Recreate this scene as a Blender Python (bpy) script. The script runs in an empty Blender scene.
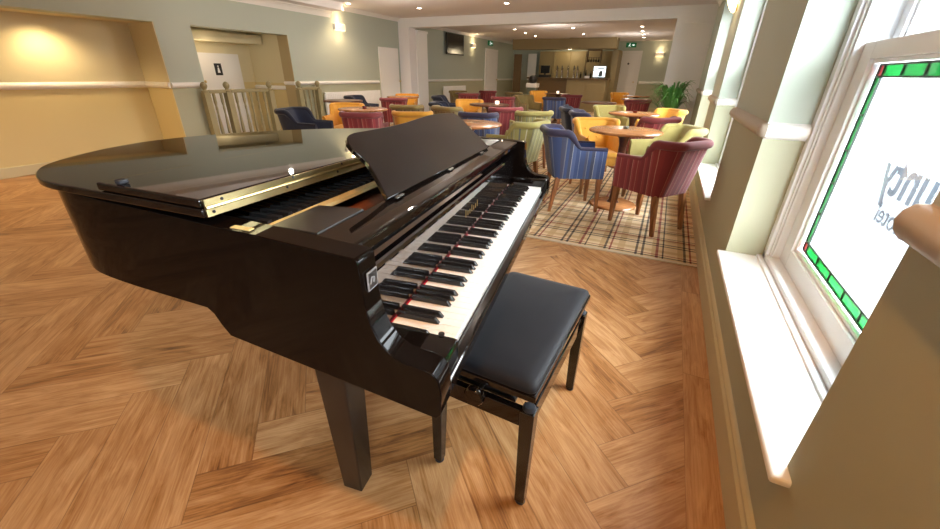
import bpy, bmesh, math, random
from mathutils import Vector, Matrix
random.seed(7)
PI = math.pi
scene = bpy.context.scene
COL = scene.collection

# ------------------------------------------------------------------ helpers
def lin(c):
    c = c / 255.0
    return c / 12.92 if c <= 0.04045 else ((c + 0.055) / 1.055) ** 2.4
def rgb(r, g, b, a=1.0):
    return (lin(r), lin(g), lin(b), a)

class MB:
    """collects geometry, then links it as one mesh object"""
    def __init__(s):
        s.v = []; s.f = []; s.m = []; s.uv = []
    def add(s, verts, faces, mi=0, uvs=None):
        b = len(s.v)
        s.v += [tuple(p) for p in verts]
        for i, f in enumerate(faces):
            s.f.append([b + k for k in f]); s.m.append(mi)
            s.uv.append(uvs[i] if uvs else None)
    def box(s, x0, x1, y0, y1, z0, z1, mi=0):
        if x0 > x1: x0, x1 = x1, x0
        if y0 > y1: y0, y1 = y1, y0
        if z0 > z1: z0, z1 = z1, z0
        v = [(x0,y0,z0),(x1,y0,z0),(x1,y1,z0),(x0,y1,z0),(x0,y0,z1),(x1,y0,z1),(x1,y1,z1),(x0,y1,z1)]
        s.add(v, [(0,3,2,1),(4,5,6,7),(0,1,5,4),(1,2,6,5),(2,3,7,6),(3,0,4,7)], mi)
    def taper(s, x0, x1, y0, y1, z0, z1, dx, dy, k0=1.0, k1=1.0, mi=0):
        """box whose bottom is moved by dx,dy and scaled k0, top scaled k1"""
        cx, cy = (x0+x1)/2, (y0+y1)/2; hx, hy = abs(x1-x0)/2, abs(y1-y0)/2
        v = [(cx+dx+sx*hx*k0, cy+dy+sy*hy*k0, z0) for sx, sy in ((-1,-1),(1,-1),(1,1),(-1,1))]
        v += [(cx+sx*hx*k1, cy+sy*hy*k1, z1) for sx, sy in ((-1,-1),(1,-1),(1,1),(-1,1))]
        s.add(v, [(0,3,2,1),(4,5,6,7),(0,1,5,4),(1,2,6,5),(2,3,7,6),(3,0,4,7)], mi)
    def lathe(s, prof, cx=0, cy=0, cz=0, n=20, mi=0, axis='z'):
        v = []; f = []
        for r, z in prof:
            for k in range(n):
                a = 2*PI*k/n
                p = (r*math.cos(a), r*math.sin(a), z)
                if axis == 'x': p = (p[2], p[0], p[1])
                if axis == 'y': p = (p[0], p[2], -p[1])
                v.append((p[0]+cx, p[1]+cy, p[2]+cz))
        m = len(prof)
        for i in range(m-1):
            for k in range(n):
                a, b = i*n+k, i*n+(k+1) % n
                f.append((a, b, b+n, a+n))
        f.append(tuple(range(n))[::-1]); f.append(tuple((m-1)*n+k for k in range(n)))
        s.add(v, f, mi)
    def prism(s, poly, d0, d1, axis='z', mi=0):
        """polygon (a,b) extruded along axis from d0 to d1"""
        n = len(poly)
        def P(a, b, d):
            return {'z': (a, b, d), 'x': (d, a, b), 'y': (a, d, b)}[axis]
        v = [P(a, b, d0) for a, b in poly] + [P(a, b, d1) for a, b in poly]
        f = [tuple(range(n))[::-1], tuple(range(n, 2*n))]
        f += [(i, (i+1) % n, n+(i+1) % n, n+i) for i in range(n)]
        s.add(v, f, mi)
    def tube(s, pts, r, n=8, mi=0, closed=False):
        pts = [Vector(p) for p in pts]; m = len(pts)
        rr = r if isinstance(r, (list, tuple)) else [r]*m
        v = []; f = []; prev = None
        for i, p in enumerate(pts):
            t = (pts[min(i+1, m-1)] - pts[max(i-1, 0)])
            t = t.normalized() if t.length > 1e-9 else Vector((0,0,1))
            up = Vector((0,0,1)) if abs(t.z) < .95 else Vector((1,0,0))
            if prev is None: a = t.cross(up).normalized()
            else: a = (prev - t*prev.dot(t)).normalized()
            prev = a; b = t.cross(a)
            for k in range(n):
                an = 2*PI*k/n
                v.append(p + (a*math.cos(an) + b*math.sin(an))*rr[i])
        for i in range(m-1):
            for k in range(n):
                q, w = i*n+k, i*n+(k+1) % n
                f.append((q, w, w+n, q+n))
        f.append(tuple(range(n))[::-1]); f.append(tuple((m-1)*n+k for k in range(n)))
        s.add(v, f, mi)
    def loft(s, rings, mi=0, cap=True, ucap=True):
        n = len(rings[0]); v = [p for r in rings for p in r]; f = []
        for i in range(len(rings)-1):
            for k in range(n):
                q, w = i*n+k, i*n+(k+1) % n
                f.append((q, w, w+n, q+n))
        if cap:
            f.append(tuple(range(n))[::-1]); f.append(tuple((len(rings)-1)*n+k for k in range(n)))
        s.add(v, f, mi)
    def build(s, name, mats, parent=None, loc=None, bevel=0, seg=2, smooth=None, fix=True):
        me = bpy.data.meshes.new(name)
        me.from_pydata(s.v, [], s.f)
        if not isinstance(mats, (list, tuple)): mats = [mats]
        for m in mats: me.materials.append(m)
        for i, p in enumerate(me.polygons): p.material_index = s.m[i]
        if any(s.uv):
            ul = me.uv_layers.new(name='UVMap')
            for p in me.polygons:
                if s.uv[p.index]:
                    for li, uv in zip(p.loop_indices, s.uv[p.index]): ul.data[li].uv = uv
        if fix:
            bm = bmesh.new(); bm.from_mesh(me)
            bmesh.ops.recalc_face_normals(bm, faces=bm.faces); bm.to_mesh(me); bm.free()
        me.update()
        o = bpy.data.objects.new(name, me); COL.objects.link(o)
        if parent: o.parent = parent
        if loc: o.location = loc
        if bevel:
            b = o.modifiers.new('Bevel', 'BEVEL'); b.width = bevel; b.segments = seg; b.limit_method = 'ANGLE'; b.angle_limit = math.radians(35)
            b.harden_normals = False
        if smooth is not None:
            for p in me.polygons: p.use_smooth = True
            try: me.set_sharp_from_angle(angle=math.radians(smooth))
            except Exception: pass
        return o

def thing(name, label, cat, loc=(0,0,0), rz=0, group=None):
    o = bpy.data.objects.new(name, None); COL.objects.link(o)
    o.empty_display_size = .1
    o.location = loc; o.rotation_euler = (0,0,rz); o['label'] = label; o['category'] = cat
    if group: o['group'] = group
    return o
def tag(o, label, cat, group=None):
    o['label'] = label; o['category'] = cat
    if group: o['group'] = group
    return o
def struct(o, label=None):
    o['kind'] = 'structure'
    if label: o['label'] = label
    return o
def dup(root, loc, rz, label, group=None):
    r = root.copy(); COL.objects.link(r); r.location = loc; r.rotation_euler = (0,0,rz); r['label'] = label
    if group: r['group'] = group
    for ch in list(root.children):
        c = ch.copy(); COL.objects.link(c); c.parent = r
        for g in ch.children:
            d = g.copy(); COL.objects.link(d); d.parent = c
    return r

# ------------------------------------------------------------------ materials
def newmat(name):
    m = bpy.data.materials.new(name); m.use_nodes = True
    nt = m.node_tree; return m, nt, nt.nodes, nt.links, nt.nodes['Principled BSDF']
def plain(name, col, rough=.6, metal=0, spec=.5, var=0, scale=30, coat=0, bump=0):
    m, nt, N, L, B = newmat(name)
    B.inputs['Base Color'].default_value = col; B.inputs['Roughness'].default_value = rough
    B.inputs['Metallic'].default_value = metal; B.inputs['Specular IOR Level'].default_value = spec
    if coat: B.inputs['Coat Weight'].default_value = coat; B.inputs['Coat Roughness'].default_value = .03
    if var or bump:
        tc = N.new('ShaderNodeTexCoord'); nz = N.new('ShaderNodeTexNoise'); nz.inputs['Scale'].default_value = scale; nz.inputs['Detail'].default_value = 4
        L.new(tc.outputs['Object'], nz.inputs['Vector'])
        if var:
            mx = N.new('ShaderNodeMix'); mx.data_type = 'RGBA'
            mx.inputs[6].default_value = tuple(c*(1-var) for c in col[:3])+(1,); mx.inputs[7].default_value = tuple(min(1, c*(1+var)) for c in col[:3])+(1,)
            L.new(nz.outputs['Fac'], mx.inputs[0]); L.new(mx.outputs[2], B.inputs['Base Color'])
        if bump:
            bp = N.new('ShaderNodeBump'); bp.inputs['Strength'].default_value = bump; bp.inputs['Distance'].default_value = .005
            L.new(nz.outputs['Fac'], bp.inputs['Height']); L.new(bp.outputs['Normal'], B.inputs['Normal'])
    return m
def emit(name, col, strength):
    m, nt, N, L, B = newmat(name)
    B.inputs['Base Color'].default_value = col
    B.inputs['Emission Color'].default_value = col; B.inputs['Emission Strength'].default_value = strength
    return m
def math_(N, L, op, a, b=None, c=None):
    n = N.new('ShaderNodeMath'); n.operation = op
    for i, x in enumerate((a, b, c)):
        if x is None: continue
        if isinstance(x, (int, float)): n.inputs[i].default_value = x
        else: L.new(x, n.inputs[i])
    return n.outputs[0]

def wood_floor():
    m, nt, N, L, B = newmat('herringbone_oak')
    tc = N.new('ShaderNodeTexCoord'); mp = N.new('ShaderNodeMapping')
    W = .166; n = 5
    mp.inputs['Rotation'].default_value = (0,0,math.radians(-45)); mp.inputs['Scale'].default_value = (1/W,1/W,1)
    mp.inputs['Location'].default_value = (-1.1+.4,.4,0)
    L.new(tc.outputs['Object'], mp.inputs['Vector'])
    sp = N.new('ShaderNodeSeparateXYZ'); L.new(mp.outputs[0], sp.inputs[0])
    x, y = sp.outputs[0], sp.outputs[1]
    M = lambda op, a, b=None, c=None: math_(N, L, op, a, b, c)
    i, j = M('FLOOR', x), M('FLOOR', y)
    d = M('FLOORED_MODULO', M('SUBTRACT', i, j), 2*n)
    horiz = M('LESS_THAN', d, n-.5)
    # horizontal plank
    hid = M('SUBTRACT', i, d); ha = M('SUBTRACT', x, hid); hc = M('SUBTRACT', y, j)
    e = M('SUBTRACT', d, n)
    vid = M('ADD', j, e); va = M('SUBTRACT', M('ADD', vid, 1), y); vc = M('SUBTRACT', x, i)
    def sel(a, b):
        q = N.new('ShaderNodeMix'); q.data_type = 'FLOAT'
        L.new(horiz, q.inputs[0]); L.new(b, q.inputs[2]); L.new(a, q.inputs[3]); return q.outputs[0]
    along, across = sel(ha, va), sel(hc, vc)
    idx, idy = sel(hid, i), sel(j, vid)
    # border plank laid along the window wall
    so = N.new('ShaderNodeSeparateXYZ'); L.new(tc.outputs['Object'], so.inputs[0])
    border = M('GREATER_THAN', so.outputs[0], .295)
    def selb(a, b):
        q = N.new('ShaderNodeMix'); q.data_type = 'FLOAT'
        L.new(border, q.inputs[0]); L.new(b, q.inputs[2]); L.new(a, q.inputs[3]); return q.outputs[0]
    by = M('DIVIDE', so.outputs[1], W)
    along = selb(M('FLOORED_MODULO', by, float(n)), along)
    across = selb(M('DIVIDE', M('SUBTRACT', so.outputs[0], .295), W), across)
    idx = selb(M('FLOOR', M('DIVIDE', by, float(n))), idx); idy = selb(M('MULTIPLY', border, 77.0), idy)
    cid = N.new('ShaderNodeCombineXYZ'); L.new(idx, cid.inputs[0]); L.new(idy, cid.inputs[1]); L.new(horiz, cid.inputs[2])
    wn = N.new('ShaderNodeTexWhiteNoise'); wn.noise_dimensions = '3D'; L.new(cid.outputs[0], wn.inputs['Vector'])
    gv = N.new('ShaderNodeCombineXYZ')
    L.new(M('MULTIPLY', along, .42), gv.inputs[0]); L.new(M('MULTIPLY', across, 2.3), gv.inputs[1]); L.new(M('MULTIPLY', wn.outputs['Value'], 60), gv.inputs[2])
    nz = N.new('ShaderNodeTexNoise'); nz.inputs['Scale'].default_value = 1.5; nz.inputs['Detail'].default_value = 8; nz.inputs['Roughness'].default_value = .6; nz.inputs['Distortion'].default_value = 1.1
    L.new(gv.outputs[0], nz.inputs['Vector'])
    gv2 = N.new('ShaderNodeCombineXYZ')
    L.new(M('MULTIPLY', along, 1.0), gv2.inputs[0]); L.new(M('MULTIPLY', across, 30), gv2.inputs[1]); L.new(M('MULTIPLY', wn.outputs['Value'], 60), gv2.inputs[2])
    nz2 = N.new('ShaderNodeTexNoise'); nz2.inputs['Scale'].default_value = 1.0; nz2.inputs['Detail'].default_value = 5
    L.new(gv2.outputs[0], nz2.inputs['Vector'])
    cr = N.new('ShaderNodeValToRGB')
    cr.color_ramp.elements[0].position = .25; cr.color_ramp.elements[0].color = rgb(80,46,22)
    cr.color_ramp.elements[1].position = .72; cr.color_ramp.elements[1].color = rgb(200,158,112)
    q = cr.color_ramp.elements.new(.42); q.color = rgb(152,104,58)
    g = M('ADD', M('MULTIPLY', nz.outputs['Fac'], .66), M('MULTIPLY', nz2.outputs['Fac'], .34))
    g = M('ADD', g, M('MULTIPLY', M('SUBTRACT', wn.outputs['Value'], .5), .16))
    L.new(g, cr.inputs[0])
    # joints
    ed = M('MINIMUM', M('MINIMUM', across, M('SUBTRACT', 1, across)), M('MINIMUM', along, M('SUBTRACT', n, along)))
    joint = M('LESS_THAN', ed, .009)
    mx = N.new('ShaderNodeMix'); mx.data_type = 'RGBA'; L.new(M('MULTIPLY', joint, .45), mx.inputs[0]); L.new(cr.outputs[0], mx.inputs[6]); mx.inputs[7].default_value = rgb(80,48,24)
    L.new(mx.outputs[2], B.inputs['Base Color'])
    B.inputs['Roughness'].default_value = .38; B.inputs['Specular IOR Level'].default_value = .4
    bp = N.new('ShaderNodeBump'); bp.inputs['Strength'].default_value = .12; bp.inputs['Distance'].default_value = .003
    L.new(M('SUBTRACT', nz2.outputs['Fac'], joint), bp.inputs['Height']); L.new(bp.outputs['Normal'], B.inputs['Normal'])
    return m

def wood(name, dark, light, scale=6, rough=.35, axis=0):
    m, nt, N, L, B = newmat(name)
    tc = N.new('ShaderNodeTexCoord'); mp = N.new('ShaderNodeMapping')
    s = [10,10,10]; s[axis] = 1.2
    mp.inputs['Scale'].default_value = s; L.new(tc.outputs['Object'], mp.inputs['Vector'])
    nz = N.new('ShaderNodeTexNoise'); nz.inputs['Scale'].default_value = scale; nz.inputs['Detail'].default_value = 6; L.new(mp.outputs[0], nz.inputs['Vector'])
    cr = N.new('ShaderNodeValToRGB'); cr.color_ramp.elements[0].position = .3; cr.color_ramp.elements[1].position = .7
    cr.color_ramp.elements[0].color = dark; cr.color_ramp.elements[1].color = light
    L.new(nz.outputs['Fac'], cr.inputs[0]); L.new(cr.outputs[0], B.inputs['Base Color']); B.inputs['Roughness'].default_value = rough
    return m

def tartan():
    m, nt, N, L, B = newmat('tartan_carpet')
    M = lambda op, a, b=None, c=None: math_(N, L, op, a, b, c)
    tc = N.new('ShaderNodeTexCoord'); sp = N.new('ShaderNodeSeparateXYZ'); L.new(tc.outputs['Object'], sp.inputs[0])
    A_, B_, D_, R_, C_ = rgb(216,190,152), rgb(192,160,118), rgb(44,42,50), rgb(128,40,44), rgb(232,208,168)
    stops = [(0,A_),(.09,D_),(.125,A_),(.17,D_),(.20,A_),(.30,B_),(.35,R_),(.385,A_),(.43,D_),(.45,C_),(.58,C_),(.62,B_),(.69,D_),(.72,A_),(.76,R_),(.785,A_),(.86,B_),(.95,A_)]
    def ramp(v, off):
        cr = N.new('ShaderNodeValToRGB'); cr.color_ramp.interpolation = 'CONSTANT'
        while len(cr.color_ramp.elements) > 1: cr.color_ramp.elements.remove(cr.color_ramp.elements[-1])
        for k, (p, c) in enumerate(stops):
            e = cr.color_ramp.elements[0] if k == 0 else cr.color_ramp.elements.new(p)
            e.position = p; e.color = c
        L.new(M('FRACT', M('ADD', M('DIVIDE', v, .56), off)), cr.inputs[0]); return cr.outputs[0]
    a, b = ramp(sp.outputs[0], .13), ramp(sp.outputs[1], .4)
    mx = N.new('ShaderNodeMix'); mx.data_type = 'RGBA'; mx.inputs[0].default_value = .5; L.new(a, mx.inputs[6]); L.new(b, mx.inputs[7])
    dk = N.new('ShaderNodeMix'); dk.data_type = 'RGBA'; dk.blend_type = 'DARKEN'; dk.inputs[0].default_value = .55; L.new(mx.outputs[2], dk.inputs[6])
    dd = N.new('ShaderNodeMix'); dd.data_type = 'RGBA'; dd.blend_type = 'DARKEN'; dd.inputs[0].default_value = 1; L.new(a, dd.inputs[6]); L.new(b, dd.inputs[7]); L.new(dd.outputs[2], dk.inputs[7])
    nz = N.new('ShaderNodeTexNoise'); nz.inputs['Scale'].default_value = 400; L.new(tc.outputs['Object'], nz.inputs['Vector'])
    mm = N.new('ShaderNodeMix'); mm.data_type = 'RGBA'; mm.blend_type = 'MULTIPLY'; mm.inputs[0].default_value = .35
    L.new(mx.outputs[2], mm.inputs[6]); L.new(nz.outputs['Color'], mm.inputs[7])
    gm = N.new('ShaderNodeGamma'); gm.inputs[1].default_value = 1.0; L.new(dk.outputs[2], gm.inputs[0])
    L.new(gm.outputs[0], B.inputs['Base Color']); B.inputs['Roughness'].default_value = .95; B.inputs['Specular IOR Level'].default_value = .1
    bp = N.new('ShaderNodeBump'); bp.inputs['Strength'].default_value = .3; bp.inputs['Distance'].default_value = .003; L.new(nz.outputs['Fac'], bp.inputs['Height']); L.new(bp.outputs['Normal'], B.inputs['Normal'])
    return m

def two_tone(name, upper, lower, z=.985):
    """wall paint, a different colour above and below the dado rail"""
    m, nt, N, L, B = newmat(name)
    ge = N.new('ShaderNodeNewGeometry'); sp = N.new('ShaderNodeSeparateXYZ'); L.new(ge.outputs['Position'], sp.inputs[0])
    t = math_(N, L, 'GREATER_THAN', sp.outputs[2], z)
    mx = N.new('ShaderNodeMix'); mx.data_type = 'RGBA'; L.new(t, mx.inputs[0]); mx.inputs[6].default_value = lower; mx.inputs[7].default_value = upper
    L.new(mx.outputs[2], B.inputs['Base Color']); B.inputs['Roughness'].default_value = .75; B.inputs['Specular IOR Level'].default_value = .25
    return m

def stripes(name, cols, period=.2):
    m, nt, N, L, B = newmat(name)
    uv = N.new('ShaderNodeUVMap'); sp = N.new('ShaderNodeSeparateXYZ'); L.new(uv.outputs[0], sp.inputs[0])
    cr = N.new('ShaderNodeValToRGB'); cr.color_ramp.interpolation = 'CONSTANT'
    while len(cr.color_ramp.elements) > 1: cr.color_ramp.elements.remove(cr.color_ramp.elements[-1])
    for k, (p, c) in enumerate(cols):
        e = cr.color_ramp.elements[0] if k == 0 else cr.color_ramp.elements.new(p)
        e.position = p; e.color = c
    L.new(math_(N, L, 'FRACT', math_(N, L, 'DIVIDE', sp.outputs[0], period)), cr.inputs[0])
    L.new(cr.outputs[0], B.inputs['Base Color']); B.inputs['Roughness'].default_value = .85; B.inputs['Sheen Weight'].default_value = .2
    return m

def glassmat(name, tint=(1,1,1,1), refl=.06):
    m = bpy.data.materials.new(name); m.use_nodes = True; nt = m.node_tree; N, L = nt.nodes, nt.links
    N.clear(); out = N.new('ShaderNodeOutputMaterial'); tr = N.new('ShaderNodeBsdfTransparent'); tr.inputs[0].default_value = tint
    gl = N.new('ShaderNodeBsdfGlossy'); gl.inputs['Roughness'].default_value = .02
    lw = N.new('ShaderNodeLayerWeight'); lw.inputs[0].default_value = .5
    fr = math_(N, L, 'MULTIPLY_ADD', math_(N, L, 'POWER', lw.outputs['Facing'], 4), .5, .03)
    mx = N.new('ShaderNodeMixShader'); L.new(fr, mx.inputs[0]); L.new(tr.outputs[0], mx.inputs[1]); L.new(gl.outputs[0], mx.inputs[2]); L.new(mx.outputs[0], out.inputs[0])
    return m

MT = {}
MT['floor'] = wood_floor()
MT['carpet'] = tartan()
UP, LO = rgb(184,192,180), rgb(176,175,150)
MT['wall'] = two_tone('sage_and_stone_paint', UP, LO)
MT['warmwall'] = two_tone('stone_paint', rgb(214,204,170), rgb(210,192,142))
MT['ceil'] = plain('ceiling_paint', rgb(236,232,232), .9, spec=.0)
MT['white'] = plain('white_gloss_paint', rgb(240,238,234), .35)
MT['sash'] = plain('white_sash_paint', rgb(236,238,240), .4)
MT['offwhite'] = plain('off_white_paint', rgb(234,232,230), .6)
MT['base'] = plain('stone_skirting_paint', rgb(196,184,146), .5)
MT['shaderail'] = plain('shaded_white_rail', rgb(174,160,142), .5)  # white rail darkened: shade of the pier faces put into the colour
MT['strip'] = plain('threshold_strip_metal', rgb(196,176,146), .4, metal=.3)
MT['khaki'] = plain('khaki_green_paint', rgb(150,140,104), .5)
MT['reveal'] = plain('khaki_reveal_paint', rgb(176,158,118), .7)
MT['bar'] = plain('olive_bar_paint', rgb(150,134,96), .5, var=.08, scale=5)
MT['bardark'] = plain('dark_bar_timber', rgb(106,84,52), .4)
MT['black'] = plain('black_polyester', (0.005,.0035,.003,1), .025, spec=.45)
MT['case'] = plain('black_polyester_case', (0.0042,.0026,.002,1), .04, spec=.12)
MT['fall'] = plain('black_polyester_fallboard', (0.004,.003,.003,1), .03, spec=1.0)
MT['fall'].node_tree.nodes['Principled BSDF'].inputs['IOR'].default_value = 1.9
MT['blackleg'] = plain('black_lacquer_leg', (0.011,.009,.008,1), .16, spec=.55)
MT['blacksat'] = plain('black_satin', (0.014,.013,.013,1), .38, spec=.5)
MT['plate'] = wood('pin_block_wood', rgb(70,34,18), rgb(116,62,34), 4, .4, 0)
MT['brass'] = plain('polished_brass', rgb(218,196,142), .28, metal=1, var=.12, scale=12)
MT['satinbrass'] = plain('satin_brass', rgb(206,184,128), .5, metal=.35)
MT['chrome'] = plain('chrome', rgb(215,215,215), .18, metal=1)
MT['ivory'] = plain('white_key_acrylic', rgb(234,232,229), .22)
MT['ebony'] = plain('black_key_resin', (0.012,.012,.013,1), .22)
MT['reflrim'] = plain('grey_reflection_rim', rgb(130,132,136), .35)  # pale outline of the modelled reflection on the bass arm
MT['felt'] = plain('red_felt', rgb(176,22,44), .95, spec=.1)
MT['velour'] = plain('black_velour_cushion', rgb(17,18,24), .6, spec=.22, var=.45, scale=11)
MT['velour'].node_tree.nodes['Principled BSDF'].inputs['Sheen Weight'].default_value = .08
MT['rubber'] = plain('black_rubber', rgb(24,28,36), .6)
MT['gold'] = plain('gold_leaf', rgb(190,160,90), .35, metal=.8)
MT['legwood'] = wood('chair_leg_wood', rgb(112,66,34), rgb(162,104,58), 5, .35, 2)
MT['tabletop'] = wood('table_wood', rgb(148,92,52), rgb(196,136,84), 3, .25, 0)
MT['darkwood'] = wood('dark_wood', rgb(70,38,24), rgb(104,60,38), 3, .3, 0)
MT['tv'] = plain('screen_black', (.006,.006,.007,1), .15)
MT['lens'] = emit('lamp_lens', (1,.86,.66,1), 40)
MT['shade'] = emit('lamp_shade_glow', (1,.72,.36,1), 5)
MT['screen'] = emit('bright_screen', (.78,.9,.95,1), 1.3)
MT['scrdark'] = plain('screen_picture_grey', rgb(70,84,88), .4)
MT['exitg'] = emit('exit_sign_green', rgb(10,92,52), .35)
MT['signw'] = emit('sign_white', (.9,.95,.9,1), .8)
MT['blacksign'] = plain('black_sign', (.01,.01,.01,1), .4)
MT['glass'] = glassmat('window_glass')
MT['greenglass'] = glassmat('green_stained_glass', (0.05,.42,.16,1))
MT['redglass'] = glassmat('red_stained_glass', (.6,.10,.10,1))
MT['lead'] = plain('lead_came', rgb(40,52,44), .5)
MT['etch'] = glassmat('frosted_window_lettering', (.54,.57,.59,1))
MT['leaf'] = plain('palm_leaf', rgb(78,128,58), .45, var=.4, scale=6)
MT['pot'] = plain('dark_pot', rgb(60,52,46), .5)
MT['asphalt'] = plain('pale_street', rgb(56,58,60), .9, var=.06, scale=2)
MT['pave'] = plain('pale_pavement', rgb(82,82,80), .9)
MT['render'] = plain('pale_render', rgb(112,112,110), .9)
MT['greywin'] = plain('grey_window', rgb(80,86,90), .3)
MT['candle'] = emit('candle_jar_glow', (1,.8,.6,1), 1.2)
MT['redjar'] = plain('red_glass_jar', rgb(96,30,26), .2)
MT['greyjar'] = plain('grey_glass_jar', rgb(110,116,110), .2)
MT['bottle'] = plain('dark_bottle_glass', rgb(50,46,34), .15)
MT['bottleclear'] = plain('pale_bottle_glass', rgb(150,146,128), .15)

# ------------------------------------------------------------------ camera
yaw, pit, rol = math.radians(25.027), math.radians(26.054), math.radians(-1.0)
fw = Vector((-math.sin(yaw)*math.cos(pit), math.cos(yaw)*math.cos(pit), -math.sin(pit)))
r0 = Vector((math.cos(yaw), math.sin(yaw), 0)); d0 = fw.cross(r0)
r2 = r0*math.cos(rol) + d0*math.sin(rol); d2 = -r0*math.sin(rol) + d0*math.cos(rol)
cd = bpy.data.cameras.new('camera'); cam = bpy.data.objects.new('camera', cd); COL.objects.link(cam)
M3 = Matrix((r2, -d2, -fw)).transposed()
cam.matrix_world = Matrix.Translation((0,0,1.2)) @ M3.to_4x4()
cd.sensor_width = 36; cd.lens = 390.76/940*36; cd.clip_start = .02
scene.camera = cam

# ------------------------------------------------------------------ room shell
XR, XL, YB, YF, CE = .42, -6.33, 17.5, -2.6, 2.36
XA = -6.9      # back of the alcove
DZ = .985      # dado centre
b = MB(); b.box(-8.6, XR+.1, YF-.1, 2.93, -.1, 0); struct(b.build('floor', MT['floor']))
b = MB(); b.box(-8.6, XR+.1, 2.93, YB+1.2, -.1, .004); struct(b.build('floor', MT['carpet']))
b = MB(); b.box(-6.3, .40, 2.9, 2.935, 0, .009); struct(b.build('trim_1', MT['strip']))
b = MB(); b.box(-8.6, 1.2, YF-.1, YB+1.2, CE, CE+.1); struct(b.build('ceiling', MT['ceil']))

# right wall: piers, aprons, lintels.  windows from (y0,y1)
WIN = [(-1.75,-.35), (.885,2.29), (3.43,4.88), (5.77,7.55)]
SZ, WT, XO = .36, 2.2, .86
b = MB(); y = YF-.1
for (a, c) in WIN:
    b.box(XR, XO, y, a, -.05, CE); b.box(XR, XO, a, c, -.05, SZ); b.box(XR, XO, a, c, WT, CE); y = c
b.box(XR, XO, y, YB+1.2, -.05, CE)
struct(b.build('wall_right', MT['wall']))
# back wall, front wall
b = MB(); b.box(-8.6, XR, YB, YB+.15, 0, CE); struct(b.build('wall_back', MT['wall']))
b = MB(); b.box(-8.6, XR, YF-.1, YF, 0, CE); struct(b.build('wall_front', MT['wall']))
# left wall with alcove and pass-through opening
AL0, AL1, ALZ = -1.2, 3.62, 1.745
OP0, OP1, OPZ = 4.10, 5.79, 1.755
b = MB()
XT = XL-.25
b.box(XT, XL, YF, AL0, 0, CE); b.box(XT, XL, AL0, AL1, ALZ, CE)
b.box(XT, XL, AL1, OP0, 0, CE); b.box(XT, XL, OP0, OP1, OPZ, CE)
b.box(XT, XL, OP1, YB, 0, CE)
struct(b.build('wall_left', MT['wall']))
b = MB(); b.box(XA-.1, XA, AL0, AL1, 0, ALZ+.1); b.box(XA, XL-.003, AL1-.012, AL1-.0005, 0, ALZ-.001); b.box(XA, XT-.001, AL0-.1, AL0-.001, 0, ALZ+.1); b.box(XA, XT-.001, AL0, AL1, ALZ, ALZ+.1); b.box(XA, XT-.001, AL1-.0005, AL1+.1, 0, ALZ+.1); struct(b.build('wall_alcove', MT['warmwall']))
b = MB()   # lobby behind the opening
XD = -7.42
b.box(XD-.1, XD, OP0-.3, 6.3, 0, 2.2); b.box(XD, XT-.001, OP1+.03, OP1+.13, 0, 2.2); b.box(XD, XT-.001, OP0-.13, OP0-.03, 0, 2.2)
b.box(XD, XT-.001, OP0-.03, OP1+.03, 2.1, 2.2)
struct(b.build('wall_lobby', MT['warmwall']))
b = MB(); b.box(XD, -7.0, OP0, OP1, 1.615, 1.755); struct(b.build('trim_2', MT['warmwall']))

b = MB(); b.box(XT, XL-.002, OP1-.008, OP1-.0005, 0, OPZ-.001); struct(b.build('trim_3', MT['reveal']))
# dado rails: half round section
def dado_prof(h=.036, d=.034, n=8):
    pts = [(0,-h)]
    for k in range(n+1):
        a = -PI/2 + PI*k/n
        pts.append((d*math.cos(a)*.95+.002, h*math.sin(a)*.92))
    pts.append((0,h)); return pts
trimn = [3]
def trimname():
    trimn[0] += 1; return 'trim_%d' % trimn[0]
def dado(x0, y0, x1, y1, nx, ny, mat, z=DZ, h=.036, d=.034):
    """rail from (x0,y0) to (x1,y1) with outward normal nx,ny"""
    b = MB(); P = dado_prof(h, d)
    rings = [[(x+nx*q, y+ny*q, z+t) for q, t in P] for x, y in ((x0,y0),(x1,y1))]
    b.loft(rings); return struct(b.build(trimname(), mat, smooth=40))
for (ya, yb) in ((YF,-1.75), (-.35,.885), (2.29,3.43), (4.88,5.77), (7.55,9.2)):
    dado(XR, ya-.0, XR, yb+.0, -1, 0, MT['shaderail'])
for (a, c) in WIN:
    dado(XR-.0, c, .60, c, 0, -1, MT['white']); dado(XR-.0, a, .60, a, 0, 1, MT['white'])
    # rounded outer corners
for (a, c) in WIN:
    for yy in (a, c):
        b = MB(); b.lathe([(.001,-.033),(.018,-.030),(.028,-.018),(.033,0),(.028,.018),(.018,.030),(.001,.033)], XR, yy, DZ, 16); struct(b.build(trimname(), MT['shaderail'], smooth=50))
dado(XA, AL0, XA, AL1-.0, 1, 0, MT['white'], h=.04)
dado(XA, AL1-.012, XL, AL1-.012, 0, -1, MT['white'], h=.04)
dado(XL, AL1, XL, OP0, 1, 0, MT['white'], h=.036)
dado(XL, OP1, XL, 8.28, 1, 0, MT['white'], h=.032)
dado(XL, 10.05, XL, 14.3, 1, 0, MT['white'], z=1.0, h=.032)
dado(XL, 15.75, XL, YB, 1, 0, MT['white'], z=1.0, h=.032)
dado(-1.25, YB, XR, YB, 0, -1, MT['white'], h=.05)
dado(XD, OP1+.03, XT, OP1+.03, 0, -1, MT['white'], z=.90)
dado(XT, OP1, XL, OP1, 0, -1, MT['white'], z=.985)

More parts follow.
